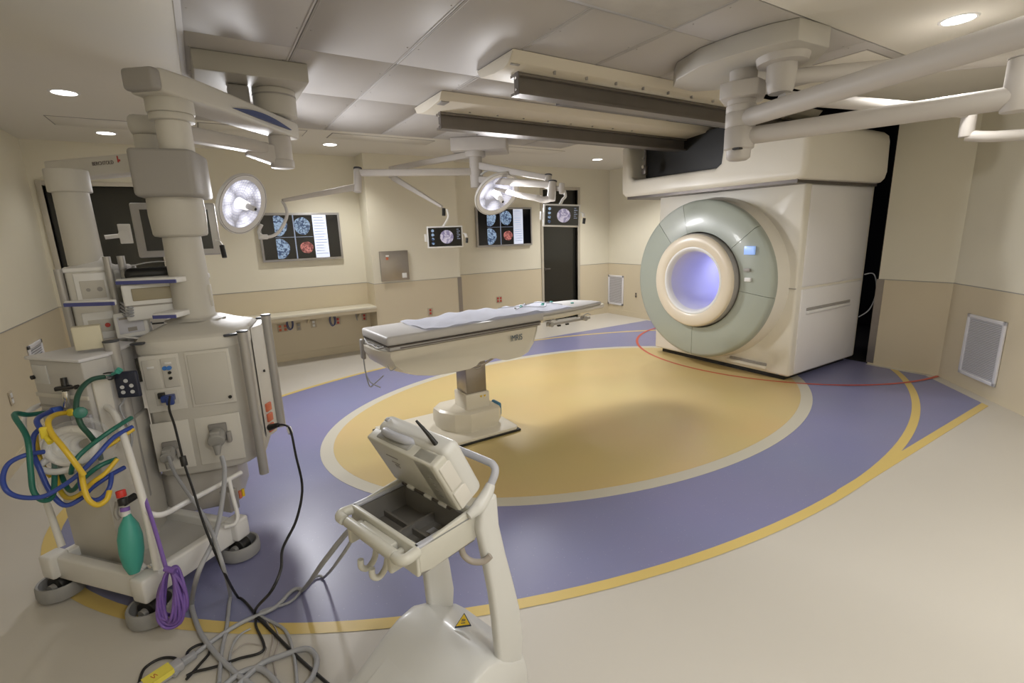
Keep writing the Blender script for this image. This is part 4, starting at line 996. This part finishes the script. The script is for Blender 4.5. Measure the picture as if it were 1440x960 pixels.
# ================================================================ ANAESTHESIA MACHINE (cart on casters, left)
CO = Vector((-.43, 2.42, 0)); CA = math.atan2(.75, -.66)         # local x = along the front (W2 -> W1), y = into the room
e_a = Vector((-.66, .75, 0)).normalized(); e_b_ = Vector((.75, .66, 0)).normalized()
T = basis(CO, e_a, -e_b_, Vector((0, 0, 1)))
# use (a, b, z) with b into the depth: local y = -b
def A(a, b, z): return T @ Vector((a, -b, z))
an = thing('anaesthesia_machine', 'grey boxy anaesthesia machine on a caster cart with hoses, at the left', 'medical cart', CO, 0)
def abox(a0, a1, b0, b1, z0, z1, bev=.006): return MB(T).bx(a0, a1, -b1, -b0, z0, z1, bev=bev)
MB(T).prism([(.30, -.12), (.62, -.12), (.64, -.48), (.48, -.50), (.30, -.25)], .155, .80, bev=.006).to('cabinet', eqm, an)
MB(T).prism([(.355, -.17), (.70, -.17), (.70, -.50), (.50, -.50), (.355, -.275)], .80, 1.145, bev=.006).to('monitor_block', M('machine_grey', (.52, .51, .50), .42), an)
MB(T).prism([(.35, -.16), (.71, -.16), (.71, -.51), (.495, -.51), (.35, -.285)], 1.145, 1.160, bev=.003).to('top_plate', M('machine_top', (.70, .70, .74), .35), an)
abox(.59, .685, .166, .172, 1.03, 1.12, .001).to('front_label', M('label_grey', (.6, .6, .6), .5), an)
abox(.355, .70, .164, .172, .965, .985, .002).to('front_strip', eq2, an)
for z in (.86, .92): abox(.365, .695, .164, .172, z-.004, z+.004, .001).to('drawer_line', greym, an)
abox(.50, .69, .162, .172, .82, .90, .004).to('drawer', M('drawer_bluegrey', (.42, .42, .47), .45), an)
abox(.36, .49, .158, .172, .82, .90, .004).to('drawer', M('drawer_bluegrey', (.42, .42, .47), .45), an)
abox(.34, .352, .19, .26, .70, 1.05, .002).to('side_plate', eq2, an)
for (a, z) in ((.685, 1.06), (.405, 1.03)):
    MB().cyl(A(a, .155, z), A(a, .175, z), .010, n=10).to('knob', black, an)
# base: three casters seen in the photograph fix the frame
c1, c2, c3 = Z(87, 822, .045), Z(214, 856, .045), Z(338, 769, .045); c4 = c1+c3-c2
for c in (c1, c2, c3, c4): c.z = 0
mid_ = (c1+c2+c3+c4)/4
def toward(c, k, z): q = c.lerp(mid_, k); q.z = z; return q
MB().loft([[toward(c, .12, z) for c in (c1, c2, c3, c4)] for z in (.135, .165)]).to('base_deck', M('deck_grey', (.50, .49, .47), .4), an)
for a, b, nm_b in ((c1, c2, 'base_front_beam'), (c2, c3, 'base_side_beam'), (c3, c4, 'base_rear_beam'), (c4, c1, 'base_side_beam')):
    m_ = MB(); a_, b_ = toward(a, .05, .165), toward(b, .05, .165)
    beam(m_, a_-Vector((0, 0, .012)), b_-Vector((0, 0, .012)), .05, .12, bev=.012).to(nm_b, white, an)
fr_ = math.atan2((c1-c2).y, (c1-c2).x)
for a in (c1, c2, c3, c4):
    br_ = MB(frame((a.x, a.y, .165), fr_)).box((0, 0, 0), (.085, .085, .115), bev=.012).to('corner_bracket', white, an)
    cc = a
    MB().lathe([(.074, .015), (.092, .012), (.096, .03), (.094, .072), (.089, .080), (.080, .078), (.078, .03), (.074, .015)], cc, n=36).to('caster_bumper', bumperg, br_)
    MB().cyl(cc+Vector((-.02, -.02, .055)), cc+Vector((.02, .02, .055)), .050, n=20, bev=.006).to('caster_wheel', black, br_)
    MB().cyl(cc+Vector((-.035, -.035, .055)), cc+Vector((-.021, -.021, .055)), .02, n=14).to('caster_hub', alum, br_)
    MB().cyl(cc+Vector((0, 0, .085)), cc+Vector((0, 0, .115)), .02, n=12).to('caster_stem', alum, br_)
# tubular handles
MB().tube([P(66, 566, 2.42), P(42, 577, 2.34), P(33, 598, 2.30), P(52, 665, 2.27), P(87, 768, 2.27)], .016, n=12, rs=[.012, .012, .012, .013, .015]).to('handle_frame', white, an)
MB().tube([P(133, 565, 2.34), P(152, 573, 2.24), P(166, 592, 2.18), P(186, 652, 2.14), P(206, 722, 2.12), P(222, 800, 2.12)], .016, n=12, rs=[.012, .014, .014, .015, .016, .017]).to('handle_frame', white, an)
MB().tube([P(203, 716, 2.12), P(214, 723, 2.12), P(232, 722, 2.16), P(262, 706, 2.30), P(300, 686, 2.45), P(339, 664, 2.60)], .0125, n=10).to('side_handle', whiter, an)
MB().tube([P(322, 674, 2.53), P(328, 700, 2.53), P(334, 724, 2.52), P(330, 736, 2.50), P(316, 741, 2.48)], .010, n=10).to('side_handle_post', whiter, an)
# absorber module on the deck under the pendant
MB(frame((-.09, 3.24, 0), math.radians(-11))).prism([(-.26, -.17), (-.22, -.21), (.06, -.21), (.11, -.17), (.11, .14), (-.26, .14)], .167, .415, bev=.012, seg=3).to('absorber_module', M('module_grey', (.46, .44, .41), .42), an)
abox(.03, .09, .50, .56, .24, .36, .005).to('valve_block', alum, an)
for k, m_ in ((0, orangep), (1, stickery)): MB().cyl(A(.0, .545+.02*k, .31), A(.0, .545+.02*k, .35), .008, n=10).to('valve_marker', m_, an)
for k in range(5):
    a, b = random.uniform(.05, .2), random.uniform(.07, .12)
    MB().cyl(A(a, b, .175), A(a+.05, b+.01, .185), .014, n=12, bev=.003).to('fitting', chrome if k % 2 else whiter, an)
# valve set between the hoses
MB().cyl(P(91, 543, 2.2), P(89, 531, 2.2), .012, n=14).box(P(91, 545, 2.2), (.07, .025, .018), bev=.004).to('suction_valve', black, an)
MB().cyl(P(95, 572, 2.22), P(92, 549, 2.2), .014, n=14, bev=.003).to('valve_tube', chrome, an)
MB().box(P(144, 529, 2.26), (.095, .03, .036), bev=.006, rz=-.45).to('bracket', M('bracket_black', (.03, .03, .03), .4), an)
MB().cyl(P(156, 527, 2.26), P(166, 522, 2.24), .007, n=10).cyl(P(165, 523, 2.24), P(169, 519, 2.24), .013, n=12).to('bracket_pin', tealm, an)

# hoses
def hose(lab, mat, paths, r, name='gas_hose', cat='hose'):
    o = MB()
    for p in paths:
        o.tube([P(x, y, d) for x, y, d in p], r, n=10)
    return tag(o.to(name, mat), lab, cat)
gh = thing('gas_hose', 'green gas hose looping over the handle at the left of the machine', 'hose', P(50, 640, 2.1))
MB().tube([P(63, 580, 2.24), P(40, 583, 2.15), P(20, 583, 2.08), P(38, 615, 2.02), P(43, 660, 2.0), P(47, 690, 2.0), P(60, 703, 2.02), P(74, 697, 2.06), P(77, 665, 2.1), P(76, 640, 2.12)], .0105, n=12).to('hose', greenh, gh)
MB().tube([P(185, 587, 2.2), P(155, 606, 2.1), P(120, 632, 2.05), P(104, 650, 2.02), P(100, 665, 2.05)], .0095, n=12).to('hose', greenh, gh)
MB().tube([P(164, 645, 2.16), P(140, 655, 2.1), P(118, 672, 2.08), P(100, 690, 2.12), P(88, 672, 2.15), P(84, 655, 2.18)], .010, n=12).to('hose', greenh, gh)
MB().cyl(P(66, 580, 2.22), P(82, 577, 2.26), .008, n=10).to('connector', chrome, gh)
gb = thing('gas_hose', 'blue gas hose making a wide loop out to the left edge', 'hose', P(60, 660, 2.0))
MB().tube([P(72, 578, 2.2), P(56, 586, 2.1), P(52, 594, 2.05), P(62, 608, 2.03), P(72, 610, 2.02)], .0105, n=12).to('hose', blueh, gb)
MB().tube([P(62, 635, 2.06), P(35, 640, 2.0), P(12, 652, 1.97), P(4, 672, 1.96), P(10, 690, 1.97), P(30, 699, 1.98), P(60, 698, 2.0), P(85, 685, 2.02), P(110, 667, 2.03), P(135, 642, 2.05), P(160, 615, 2.12), P(186, 600, 2.2)], .0095, n=12, sub=8).to('hose', blueh, gb)
MB().tube([P(60, 600, 2.10), P(48, 612, 2.08), P(46, 635, 2.07), P(56, 660, 2.06), P(70, 690, 2.07), P(90, 710, 2.08), P(112, 702, 2.1), P(130, 685, 2.12), P(155, 668, 2.16), P(175, 657, 2.22)], .010, n=12).to('hose', blueh, gb)
MB().tube([P(157, 665, 2.16), P(154, 685, 2.13), P(142, 700, 2.11), P(128, 702, 2.1), P(116, 690, 2.08), P(112, 670, 2.07)], .0095, n=12).to('hose', blueh, gb)
MB().cyl(P(72, 578, 2.2), P(86, 575, 2.24), .016, n=12, bev=.003).to('connector', M('connector_blue', (.05, .12, .5), .4), gb)
gy = thing('gas_hose', 'bright yellow gas hose crossing in front of the plastic bag', 'hose', P(90, 650, 2.0))
MB().tube([P(95, 580, 2.16), P(78, 583, 2.08), P(68, 592, 2.0), P(72, 608, 1.98), P(88, 628, 1.97), P(105, 650, 1.98), P(118, 668, 2.0)], .0105, n=12).to('hose', yellowh, gy)
MB().tube([P(114, 660, 2.03), P(118, 685, 2.01), P(125, 703, 2.01), P(138, 710, 2.02), P(150, 702, 2.04), P(154, 690, 2.06)], .0105, n=12).to('hose', yellowh, gy)
MB().tube([P(165, 645, 2.12), P(148, 665, 2.08), P(130, 678, 2.06), P(112, 695, 2.08), P(95, 700, 2.1), P(84, 688, 2.12), P(78, 665, 2.14)], .0095, n=12).to('hose', yellowh, gy)
MB().tube([P(188, 603, 2.2), P(160, 622, 2.14), P(130, 640, 2.10), P(105, 655, 2.08)], .009, n=12).to('hose', yellowh, gy)
MB().tube([P(50, 612, 2.12), P(52, 630, 2.10), P(60, 655, 2.1), P(72, 670, 2.12)], .010, n=12).to('hose', yellowh, gy)
MB().cyl(P(97, 580, 2.14), P(103, 579, 2.16), .017, n=14, bev=.004).to('connector', M('connector_yellow', (.8, .65, .05), .4), gy)
MB().box(P(63, 608, 1.98), (.03, .02, .05), bev=.006).cyl(P(66, 615, 1.98), P(71, 622, 1.97), .011, n=10).to('connector', M('connector_yellow', (.8, .65, .05), .4), gy)
dg = thing('breathing_hose', 'dark green hose curving down from the black bracket on the machine front', 'hose', P(110, 560, 2.2))
MB().tube([P(145, 530, 2.18), P(128, 534, 2.12), P(113, 548, 2.06), P(107, 570, 2.02), P(113, 595, 2.02), P(125, 610, 2.05), P(136, 625, 2.10), P(142, 645, 2.16)], .0105, n=12).to('hose', M('dark_green_hose', (.015, .075, .05), .4), dg)
MB().cyl(P(145, 530, 2.18), P(154, 529, 2.22), .012, n=12).to('connector', chrome, dg)
MB().cyl(P(113, 580, 2.0), P(113, 580, 2.03), .024, n=16, bev=.004).to('clip', greenh, dg)
# clear bag of white corrugated tubes
pb = thing('plastic_bag', 'clear plastic bag stuffed with white corrugated tubing, hanging on the machine', 'bag', P(100, 630, 2.12))
bc = P(112, 624, 2.13); tu = rt; tv = up; tn = fw
for k in range(4):
    pts = []
    for i in range(14):
        a = 2*PI*i/14
        pts.append(bc+tu*(.008*k+(.105-.014*k)*math.cos(a))+tv*((.072-.010*k)*math.sin(a))+tn*(.018*k-.04)+tu*.012*math.sin(a))
    MB().tube(pts, .018, n=8, closed=True).to('white_tube', M('tube_white', (.9, .9, .9), .4), pb)
MB().tube([bc+tu*-.09+tv*-.05+tn*-.04, bc+tu*-.13+tv*-.09+tn*-.05, bc+tu*-.06+tv*-.11+tn*-.05, bc+tu*.03+tv*-.09+tn*-.04], .014, n=8).to('white_tube', whiter, pb)
film = M('clear_film', (.9, .92, .95), .12, alpha=.13)
def bagf(u, v):
    th = 2*PI*u; ph = PI*v
    rr_ = 1+.08*math.sin(5*th+3*ph)+.05*math.sin(11*th)
    return bc+tu*(.145*math.sin(ph)*math.cos(th)*rr_+.02*math.cos(ph))+tn*(.07*math.sin(ph)*math.sin(th)*rr_)+tv*(.115*math.cos(ph)*rr_-.01)
MB().grid(bagf, 28, 16).to('clear_film', film, pb)
# breathing bag
bg = thing('breathing_bag', 'teal breathing bag with a red-topped valve hanging on the cart front', 'breathing bag', P(182, 755, 2.16))
bd = 2.12
MB().lathe([(0, -.135), (.02, -.13), (.036, -.09), (.046, -.03), (.046, .03), (.036, .08), (.018, .115), (.013, .13), (0, .13)], P(184, 764, bd), axis=up*1+rt*-.12, n=20).to('rubber_bag', tealm, bg)
MB().cyl(P(178, 725, bd), P(175, 712, bd), .017, n=16, bev=.003).to('white_neck', whiter, bg)
MB().cyl(P(176, 718, bd-.01), P(175.5, 713, bd-.01), .018, n=16).to('purple_band', purpleh, bg)
MB().cyl(P(174, 710, bd), P(172, 700, bd), .019, n=16, bev=.003).cyl(P(174, 707, bd), P(190, 697, bd+.05), .016, n=14).to('valve_body', black, bg)
MB().cyl(P(171.5, 699, bd), P(169, 689, bd), .019, n=16, bev=.004).to('valve_cap', M('valve_red', (.65, .04, .03), .4), bg)
MB().tube([P(165, 705, bd+.06), P(163, 722, bd+.05), P(168, 730, bd+.05)], .009, n=8).to('valve_arm', alum, bg)

# purple coil hung on the front
pc = thing('purple_cable_coil', 'coil of purple cable hanging at the front corner of the anaesthesia cart', 'cable', P(240, 840, 2.0))
cd0 = 2.03
ctp = P(238, 800, cd0)
for k in range(9):
    wx = .045+.010*(k % 5)+.004*k; dz = .105+.006*(k % 4); off = (k-4)*.004
    pts = []
    for i in range(14):
        a = 2*PI*i/14
        pts.append(ctp+rt*(wx*.55*math.sin(a)*(1.0-.35*math.cos(a))+.008)+up*(dz*math.cos(a)-dz)+fw*(off+.01*math.sin(2*a+k)))
    MB().tube(pts, .0065, n=8, closed=True).to('cable_turn', purpleh, pc)
MB().tube([P(200, 690, 2.14), P(212, 725, 2.10), P(224, 765, 2.06), P(233, 797, 2.03)], .008, n=8).to('cable_tail', purpleh, pc)
MB().cyl(P(232, 799, 2.0), P(246, 803, 2.0), .012, n=10).to('cable_tie', purpleh, pc)

# ================================================================ CABLES
def cable(lab, mat, pts, r, name='cable', parts=()):
    v = [P(*p) if len(p) == 3 else Z(p[0], p[1], r+.005) for p in pts]
    v = [q if q.z > r+.005 else Z(p[0], p[1], r+.005) for q, p in zip(v, pts)]
    o = MB().tube(v, r, n=8, sub=8, zmin=r+.0045).to(name, mat); tag(o, lab, 'cable'); return o
c1 = cable('thin black cable hanging from the blue plug on the big pendant', blackc, [(239, 557, 2.42), (238, 575, 2.38), (246, 600, 2.34), (258, 648, 2.28), (272, 690, 2.22), (288, 740, 2.15), (313, 800, 2.08), (335, 840), (358, 862), (360, 880), (371, 913), (335, 926), (300, 938), (275, 944), (262, 950)], .0055)
MB().cyl(P(256.5, 641, 2.28), P(260, 655, 2.28), .014, n=12, bev=.003).to('ferrite_bead', black, c1)
c2 = cable('black power cable running from the side socket of the big pendant to the floor', blackc, [(384, 600, 2.80), (397, 597, 2.75), (408, 604, 2.7), (416, 640, 2.62), (425, 685, 2.5), (417, 730, 2.38), (398, 770, 2.24), (395, 800, 2.12), (382, 830, 2.0), (358, 862), (385, 890), (420, 925), (462, 962)], .0065)
MB().cyl(P(379, 601, 2.80), P(392, 597, 2.77), .020, .012, n=14, bev=.003).to('plug', black, c2)
MB().cyl(P(406, 601, 2.72), P(409, 609, 2.7), .013, n=12).to('white_tag', whiter, c2)
cable('thick grey power cable from the large plug of the pendant', greyc, [(312, 642, 2.44), (316, 665, 2.38), (311, 715, 2.28), (300, 760, 2.14), (279, 805, 2.0), (270, 850), (280, 885), (300, 915), (330, 945), (360, 968)], .0105)
cable('thin grey cable from the smaller pendant plug', greyc, [(237, 642, 2.46), (246, 665, 2.4), (262, 690, 2.34), (292, 735, 2.22), (312, 790, 2.06), (324, 840), (319, 880), (312, 915), (308, 960)], .008)
cable('grey cable pair from the monitor cart, upper strand', greyc, [(500, 738, 1.62), (485, 752, 1.66), (455, 790, 1.75), (425, 830), (385, 855), (340, 875), (300, 900), (262, 930), (245, 950)], .0095)
cable('grey cable pair from the monitor cart, lower strand', greyc, [(503, 745, 1.62), (480, 782, 1.68), (455, 812), (408, 846), (365, 862), (400, 885), (413, 920), (418, 965)], .0065)
cable('fat grey cable looping on the floor below the pendant', greyc, [(330, 968), (365, 935), (395, 922), (430, 912), (445, 925), (440, 950), (425, 968)], .011)
cable('grey cable crossing the floor loop', greyc, [(310, 968), (340, 945), (365, 940), (385, 955), (392, 968)], .011)
cable('black lead arching over the yellow-tagged connector', blackc, [(195, 962), (203, 940), (225, 926), (245, 925), (256, 932)], .0055)
cable('black lead looping beside the connector', blackc, [(262, 928), (265, 915), (280, 906), (292, 907), (294, 918), (280, 935), (262, 955)], .0055)
cable('thin wire curling in the cable tangle, left', greyc, [(325, 955), (324, 920), (330, 900), (340, 890), (352, 884), (338, 892), (326, 910), (322, 935), (330, 944)], .004)
cable('thin wire curling in the cable tangle, middle', M('thin_wire', (.4, .36, .34), .5), [(318, 935), (330, 915), (345, 905), (362, 906), (375, 910), (370, 925), (355, 940), (340, 950)], .0022)
cable('thin wire curling in the cable tangle, right', M('thin_wire', (.4, .36, .34), .5), [(388, 950), (385, 925), (392, 900), (386, 880), (375, 872), (384, 895), (378, 925), (372, 950)], .003)
yc = thing('cable_connector', 'grey cable connector box with a handwritten yellow tag on the floor at the bottom left', 'connector', Z(225, 945, 0))
a_, b_ = Z(196, 972, .02), Z(256, 932, .02); dd = (b_-a_); L = dd.length; dd.normalize(); Tc = basis(a_, dd, Vector((-dd.y, dd.x, 0)), Vector((0, 0, 1)))
MB(Tc).bx(0, L, -.025, .025, -.015, .02, bev=.006).to('connector_body', M('connector_grey', (.42, .42, .44), .45), yc)
MB(Tc).bx(L, L+.05, -.013, .013, -.012, .014, bev=.004).to('connector_neck', greyc, yc)
MB(Tc).bx(L*.12, L*.75, -.027, .027, .0205, .022).bx(L*.12, L*.75, -.0275, -.0260, .0, .022).to('yellow_tag', M('tag_yellow', (.80, .70, .10), .6), yc)
MB(Tc).tube([(L*.3, .01, .0225), (L*.34, -.01, .0225), (L*.38, .01, .0225), (L*.42, -.008, .0225)], .0012, n=4).to('tag_scribble', redp, yc)

# ================================================================ MONITOR CART (foreground)
K0 = Vector((.427, 1.317, 0)); U = Vector((.963, .27, 0)).normalized(); Vv = Vector((U.y, -U.x, 0))
def K(u, v, z): return K0+U*u+Vv*v+Vector((0, 0, z))
TKc = basis(K0, U, -Vv, Vector((0, 0, 1)))     # local (u, -v, z)
mcx = thing('monitor_cart', 'white wheeled cart with an open lidded tray unit in the foreground', 'medical cart', K0, 0)
# base hood: profile lofted across v
def hood(v, k):
    pr = [(-.36, .06), (-.34, .10), (-.28, .14), (-.14, .19), (-.02, .255), (.05, .285), (.12, .295), (.18, .27), (.24, .22), (.30, .19), (.32, .12), (.32, .05), (-.34, .05)]
    return [K((u+.02)*k-.02, v, .05+(z-.05)*(.62+.38*k) if z > .06 else z) for u, z in pr]
vs = [(-.205, .88), (-.198, .94), (-.175, .98), (-.13, 1.0), (0, 1.0), (.13, 1.0), (.175, .98), (.198, .94), (.205, .88)]
MB().loft([hood(v, k) for v, k in vs]).to('base_hood', cartw, mcx, sharp=70)
MB().loft([[K(u, v, z+.003) for u, z in ((-.31, .120), (-.05, .235), (-.02, .245), (.0, .24), (-.05, .20), (-.30, .09))] for v in (-.13, -.11, .11, .13)]).to('hood_ridge', cartw, mcx, sharp=70)
for v in (-.19, .19):
    for u in (-.26, .235):
        MB().cyl(K(u, v-.012, .035), K(u, v+.012, .035), .034, n=20, bev=.004).to('caster', black, mcx)
# legs
def leg(v, s):
    c = [(.195, .90), (.175, .82), (.215, .70), (.235, .55), (.25, .40), (.245, .25), (.24, .12)]
    pr = [(.12, .87), (.105, .78), (.125, .66), (.145, .53), (.155, .42), (.16, .32), (.17, .12), (.23, .12), (.272, .17), (.285, .27), (.272, .40), (.245, .52), (.215, .64), (.19, .76), (.185, .87)]
    vin = v-s*.035
    m_ = MB(basis(K(0, v-.0175*s*0, 0), U, Vector((0, 0, 1)), Vv))
    lo, hi = min(v, vin), max(v, vin)
    m2 = MB(basis(K(0, 0, 0), U, Vector((0, 0, 1)), -Vv))
    m2.prism(pr, -hi, -lo, bev=.012, seg=3, lim=1.1)
    return m2.to('leg', cartw, mcx)
leg(.20, 1); leg(-.20, -1)
# tray unit body
def kbox(u0, u1, v0, v1, z0, z1, bev=.008): return MB(TKc).bx(u0, u1, -v1, -v0, z0, z1, bev=bev)
kbox(-.10, .105, -.17, .17, .735, .745, .002).to('tray_floor', trayg, mcx)
sidep_ = [(-.10, .745), (-.06, .735), (.10, .74), (.17, .76), (.19, .86), (.10, .845), (-.10, .822)]
for v0, v1 in ((-.172, -.158), (.158, .172)):
    m2 = MB(basis(K(0, 0, 0), U, Vector((0, 0, 1)), -Vv)); m2.prism(sidep_, -v1, -v0, bev=.004); m2.to('tray_side', cartc, mcx)
kbox(-.108, -.092, -.17, .17, .735, .828, .004).to('tray_front', cartc, mcx)
kbox(.095, .11, -.17, .17, .735, .845, .004).to('tray_back', cartc, mcx)
kbox(-.105, .11, -.172, -.152, .815, .828, .004).to('tray_rim', gripg, mcx)
kbox(-.105, .11, .152, .172, .815, .828, .004).to('tray_rim', gripg, mcx)
kbox(-.090, .093, -.157, -.150, .745, .815, 0).to('inner_wall', trayg, mcx)
kbox(-.090, .093, .150, .157, .745, .815, 0).to('inner_wall', trayg, mcx)
kbox(.085, .094, -.155, .155, .745, .825, 0).to('inner_wall', trayg, mcx)
kbox(-.092, -.085, -.155, .155, .745, .815, 0).to('inner_wall', trayg, mcx)
kbox(-.004, .004, -.15, .15, .745, .765, 0).to('divider', trayg, mcx)
kbox(-.09, .09, -.005, .005, .745, .775, 0).to('divider', trayg, mcx)
for u in (-.055, .03):
    for v in (.03, .085): kbox(u, u+.03, v, v+.035, .7455, .747, 0).to('floor_slot', gripg, mcx)
# front bumper bar with rounded ends and hook
MB().cyl(K(-.145, -.125, .805), K(-.145, .125, .805), .016, n=14, bev=.003).to('front_bar', cartc, mcx)
for s in (-1, 1):
    MB().tube([K(-.10, s*.165, .812), K(-.135, s*.170, .812), K(-.150, s*.158, .810), K(-.150, s*.135, .808)], .016, n=12).to('bar_end', cartc, mcx)
    kbox(-.155, -.095, min(s*.115, s*.095), max(s*.115, s*.095), .745, .80, .006).to('bar_bracket', cartc, mcx)
kbox(-.135, -.105, -.085, .085, .755, .81, .006).to('front_plate', cartc, mcx)
for v in (-.03, .03):
    MB().tube([K(-.11, v, .75), K(-.12, v, .71), K(-.145, v, .69), K(-.165, v, .705), K(-.165, v, .73)], .009, n=10).to('cable_hook', cartc, mcx)
dh_ = dep(K(.10, .17, .70))
MB().tube([P(648, 766, dh_), P(652, 780, dh_), P(664, 789, dh_), P(680, 789, dh_), P(690, 781, dh_)], .010, n=10).to('side_hook', M('hook_beige', (.36, .32, .28), .5), mcx)
# push handle
MB().tube([K(.165, .180, .885), K(.195, .180, .925), K(.205, .165, .945), K(.205, .12, .95), K(.205, -.12, .95), K(.205, -.165, .945), K(.195, -.180, .925), K(.165, -.180, .885)], .012, n=14).to('push_handle', gripg, mcx)
for s in (-1, 1):
    MB().tube([K(.08, s*.178, .835), K(.12, s*.182, .85), K(.155, s*.182, .875), K(.175, s*.181, .90)], .02, n=12, rs=[.012, .022, .019, .014]).to('handle_arm', cartw, mcx)
#text('warning_symbol', '!', .03, basis(K(.07, .10, .30), U, Vv*-1, Vector((0, 0, 1))), inkm, mcx)
wc = K(.175, .01, .300)
wn = Vector((0, 0, 1)); 
nrm_ = (U*-.25+Vector((0, 0, .97))).normalized(); exx = (Vv*.75+U*.66); exx = (exx-nrm_*exx.dot(nrm_)).normalized(); Tw = basis(wc+nrm_*.003, exx, nrm_.cross(exx), nrm_)
MB(Tw).prism([(-.03, -.022), (.03, -.022), (0, .030)], -.004, .0012, bev=.0).to('warning_triangle', inkm, mcx, label='yellow triangular warning sign with dark border')
MB(Tw).prism([(-.025, -.019), (.025, -.019), (0, .0245)], .0012, .0018).to('warning_triangle_face', stickery, mcx)
MB(Tw).prism([(-.008, -.012), (.008, -.012), (.008, -.009), (-.008, -.009)], .0018, .0022).prism([(-.006, -.004), (-.003, -.004), (-.003, .006), (-.006, .006)], .0018, .0022).prism([(-.001, -.004), (.002, -.004), (.002, .006), (-.001, .006)], .0018, .0022).prism([(.004, -.004), (.007, -.004), (.007, .004), (.004, .004)], .0018, .0022).to('warning_mark', inkm, mcx)
# open lid unit
o0 = Vector((.062, .848)); top = Vector((-.027, 1.03)); dL = (top-o0).normalized(); LL = (top-o0).length
dT = Vector((dL.y, -dL.x)); dT = dT if dT.x > 0 else -dT
eL = U*dL.x+Vector((0, 0, dL.y)); eT = U*dT.x+Vector((0, 0, dT.y)); eV = -Vv
lu = thing('portable_monitor', 'white tilted monitor unit with a carry handle and black antenna on the foreground cart', 'monitor', K(o0.x, 0, o0.y))
TLu = basis(K(o0.x, 0, o0.y), Vv, eL, eT*1.0)   # x: v, y: length, z: thickness (away from camera)
def lb(x0, x1, y0, y1, z0, z1, bev=.01, seg=3): return MB(TLu).bx(x0, x1, y0, y1, z0, z1, bev=bev, seg=seg)
lb(-.172, .150, .0, LL, .0, .045, .006).to('back_shell', cartc, lu)
lb(-.165, .172, .0, LL+.012, .040, .105, .022, 4).to('front_shell', cartw, lu)
lb(.060, .165, .005, LL, .0, .09, .008).to('side_module', cartc, lu)
lb(.155, .169, .085, LL-.02, .010, .075, .004).to('battery_door', eq2, lu)
lb(.155, .171, .010, .078, .008, .085, .004).to('port_cover', eq2, lu)
# handle recess + handle on the top edge
lb(-.135, .035, LL-.02, LL+.004, .012, .055, .008).to('handle_recess', M('recess_grey', (.33, .33, .32), .5), lu)
MB(TLu).tube([(-.125, LL-.008, .050), (-.10, LL+.012, .036), (-.05, LL+.016, .032), (.0, LL+.012, .036), (.028, LL-.008, .050)], .013, n=12).to('carry_handle', gripg, lu)
lb(-.15, -.13, LL+.004, LL+.016, .07, .085, .003).to('latch', gripg, lu)
MB().tube([P(617, 629, dep(K(0, .10, 1.03))+.0), P(601, 609, dep(K(0, .1, 1.03))-.0), P(585, 591, dep(K(0, .10, 1.03)))], .006, n=10, rs=[.0085, .006, .0035]).to('antenna', black, lu)
MB(TLu).bx(-.10, -.04, .148, .151, -.002, .001).bx(-.09, -.05, .120, .123, -.002, .001).bx(-.08, -.06, .10, .112, -.002, .001).to('print_lines', greym, lu)
for k in range(4): MB(TLu).bx(.10, .118, .05+.028*k, .053+.028*k, -.002, .001).to('print_mark', greym, lu)
hs_ = MB(TLu).bx(-.12, .12, -.004, .006, -.006, .010).to('hinge_strip', darksteel, lu)
for k, x in enumerate((-.07, .02, .09)): MB(TLu).box((x, .006, -.004), (.035, .012, .012), bev=.003).to('hinge_clip', cartw, hs_)
for k in range(3): MB(TLu).cyl((-.172, .05+.05*k, .01), (-.178, .05+.05*k, .01), .004, n=8).to('screw', black, lu)
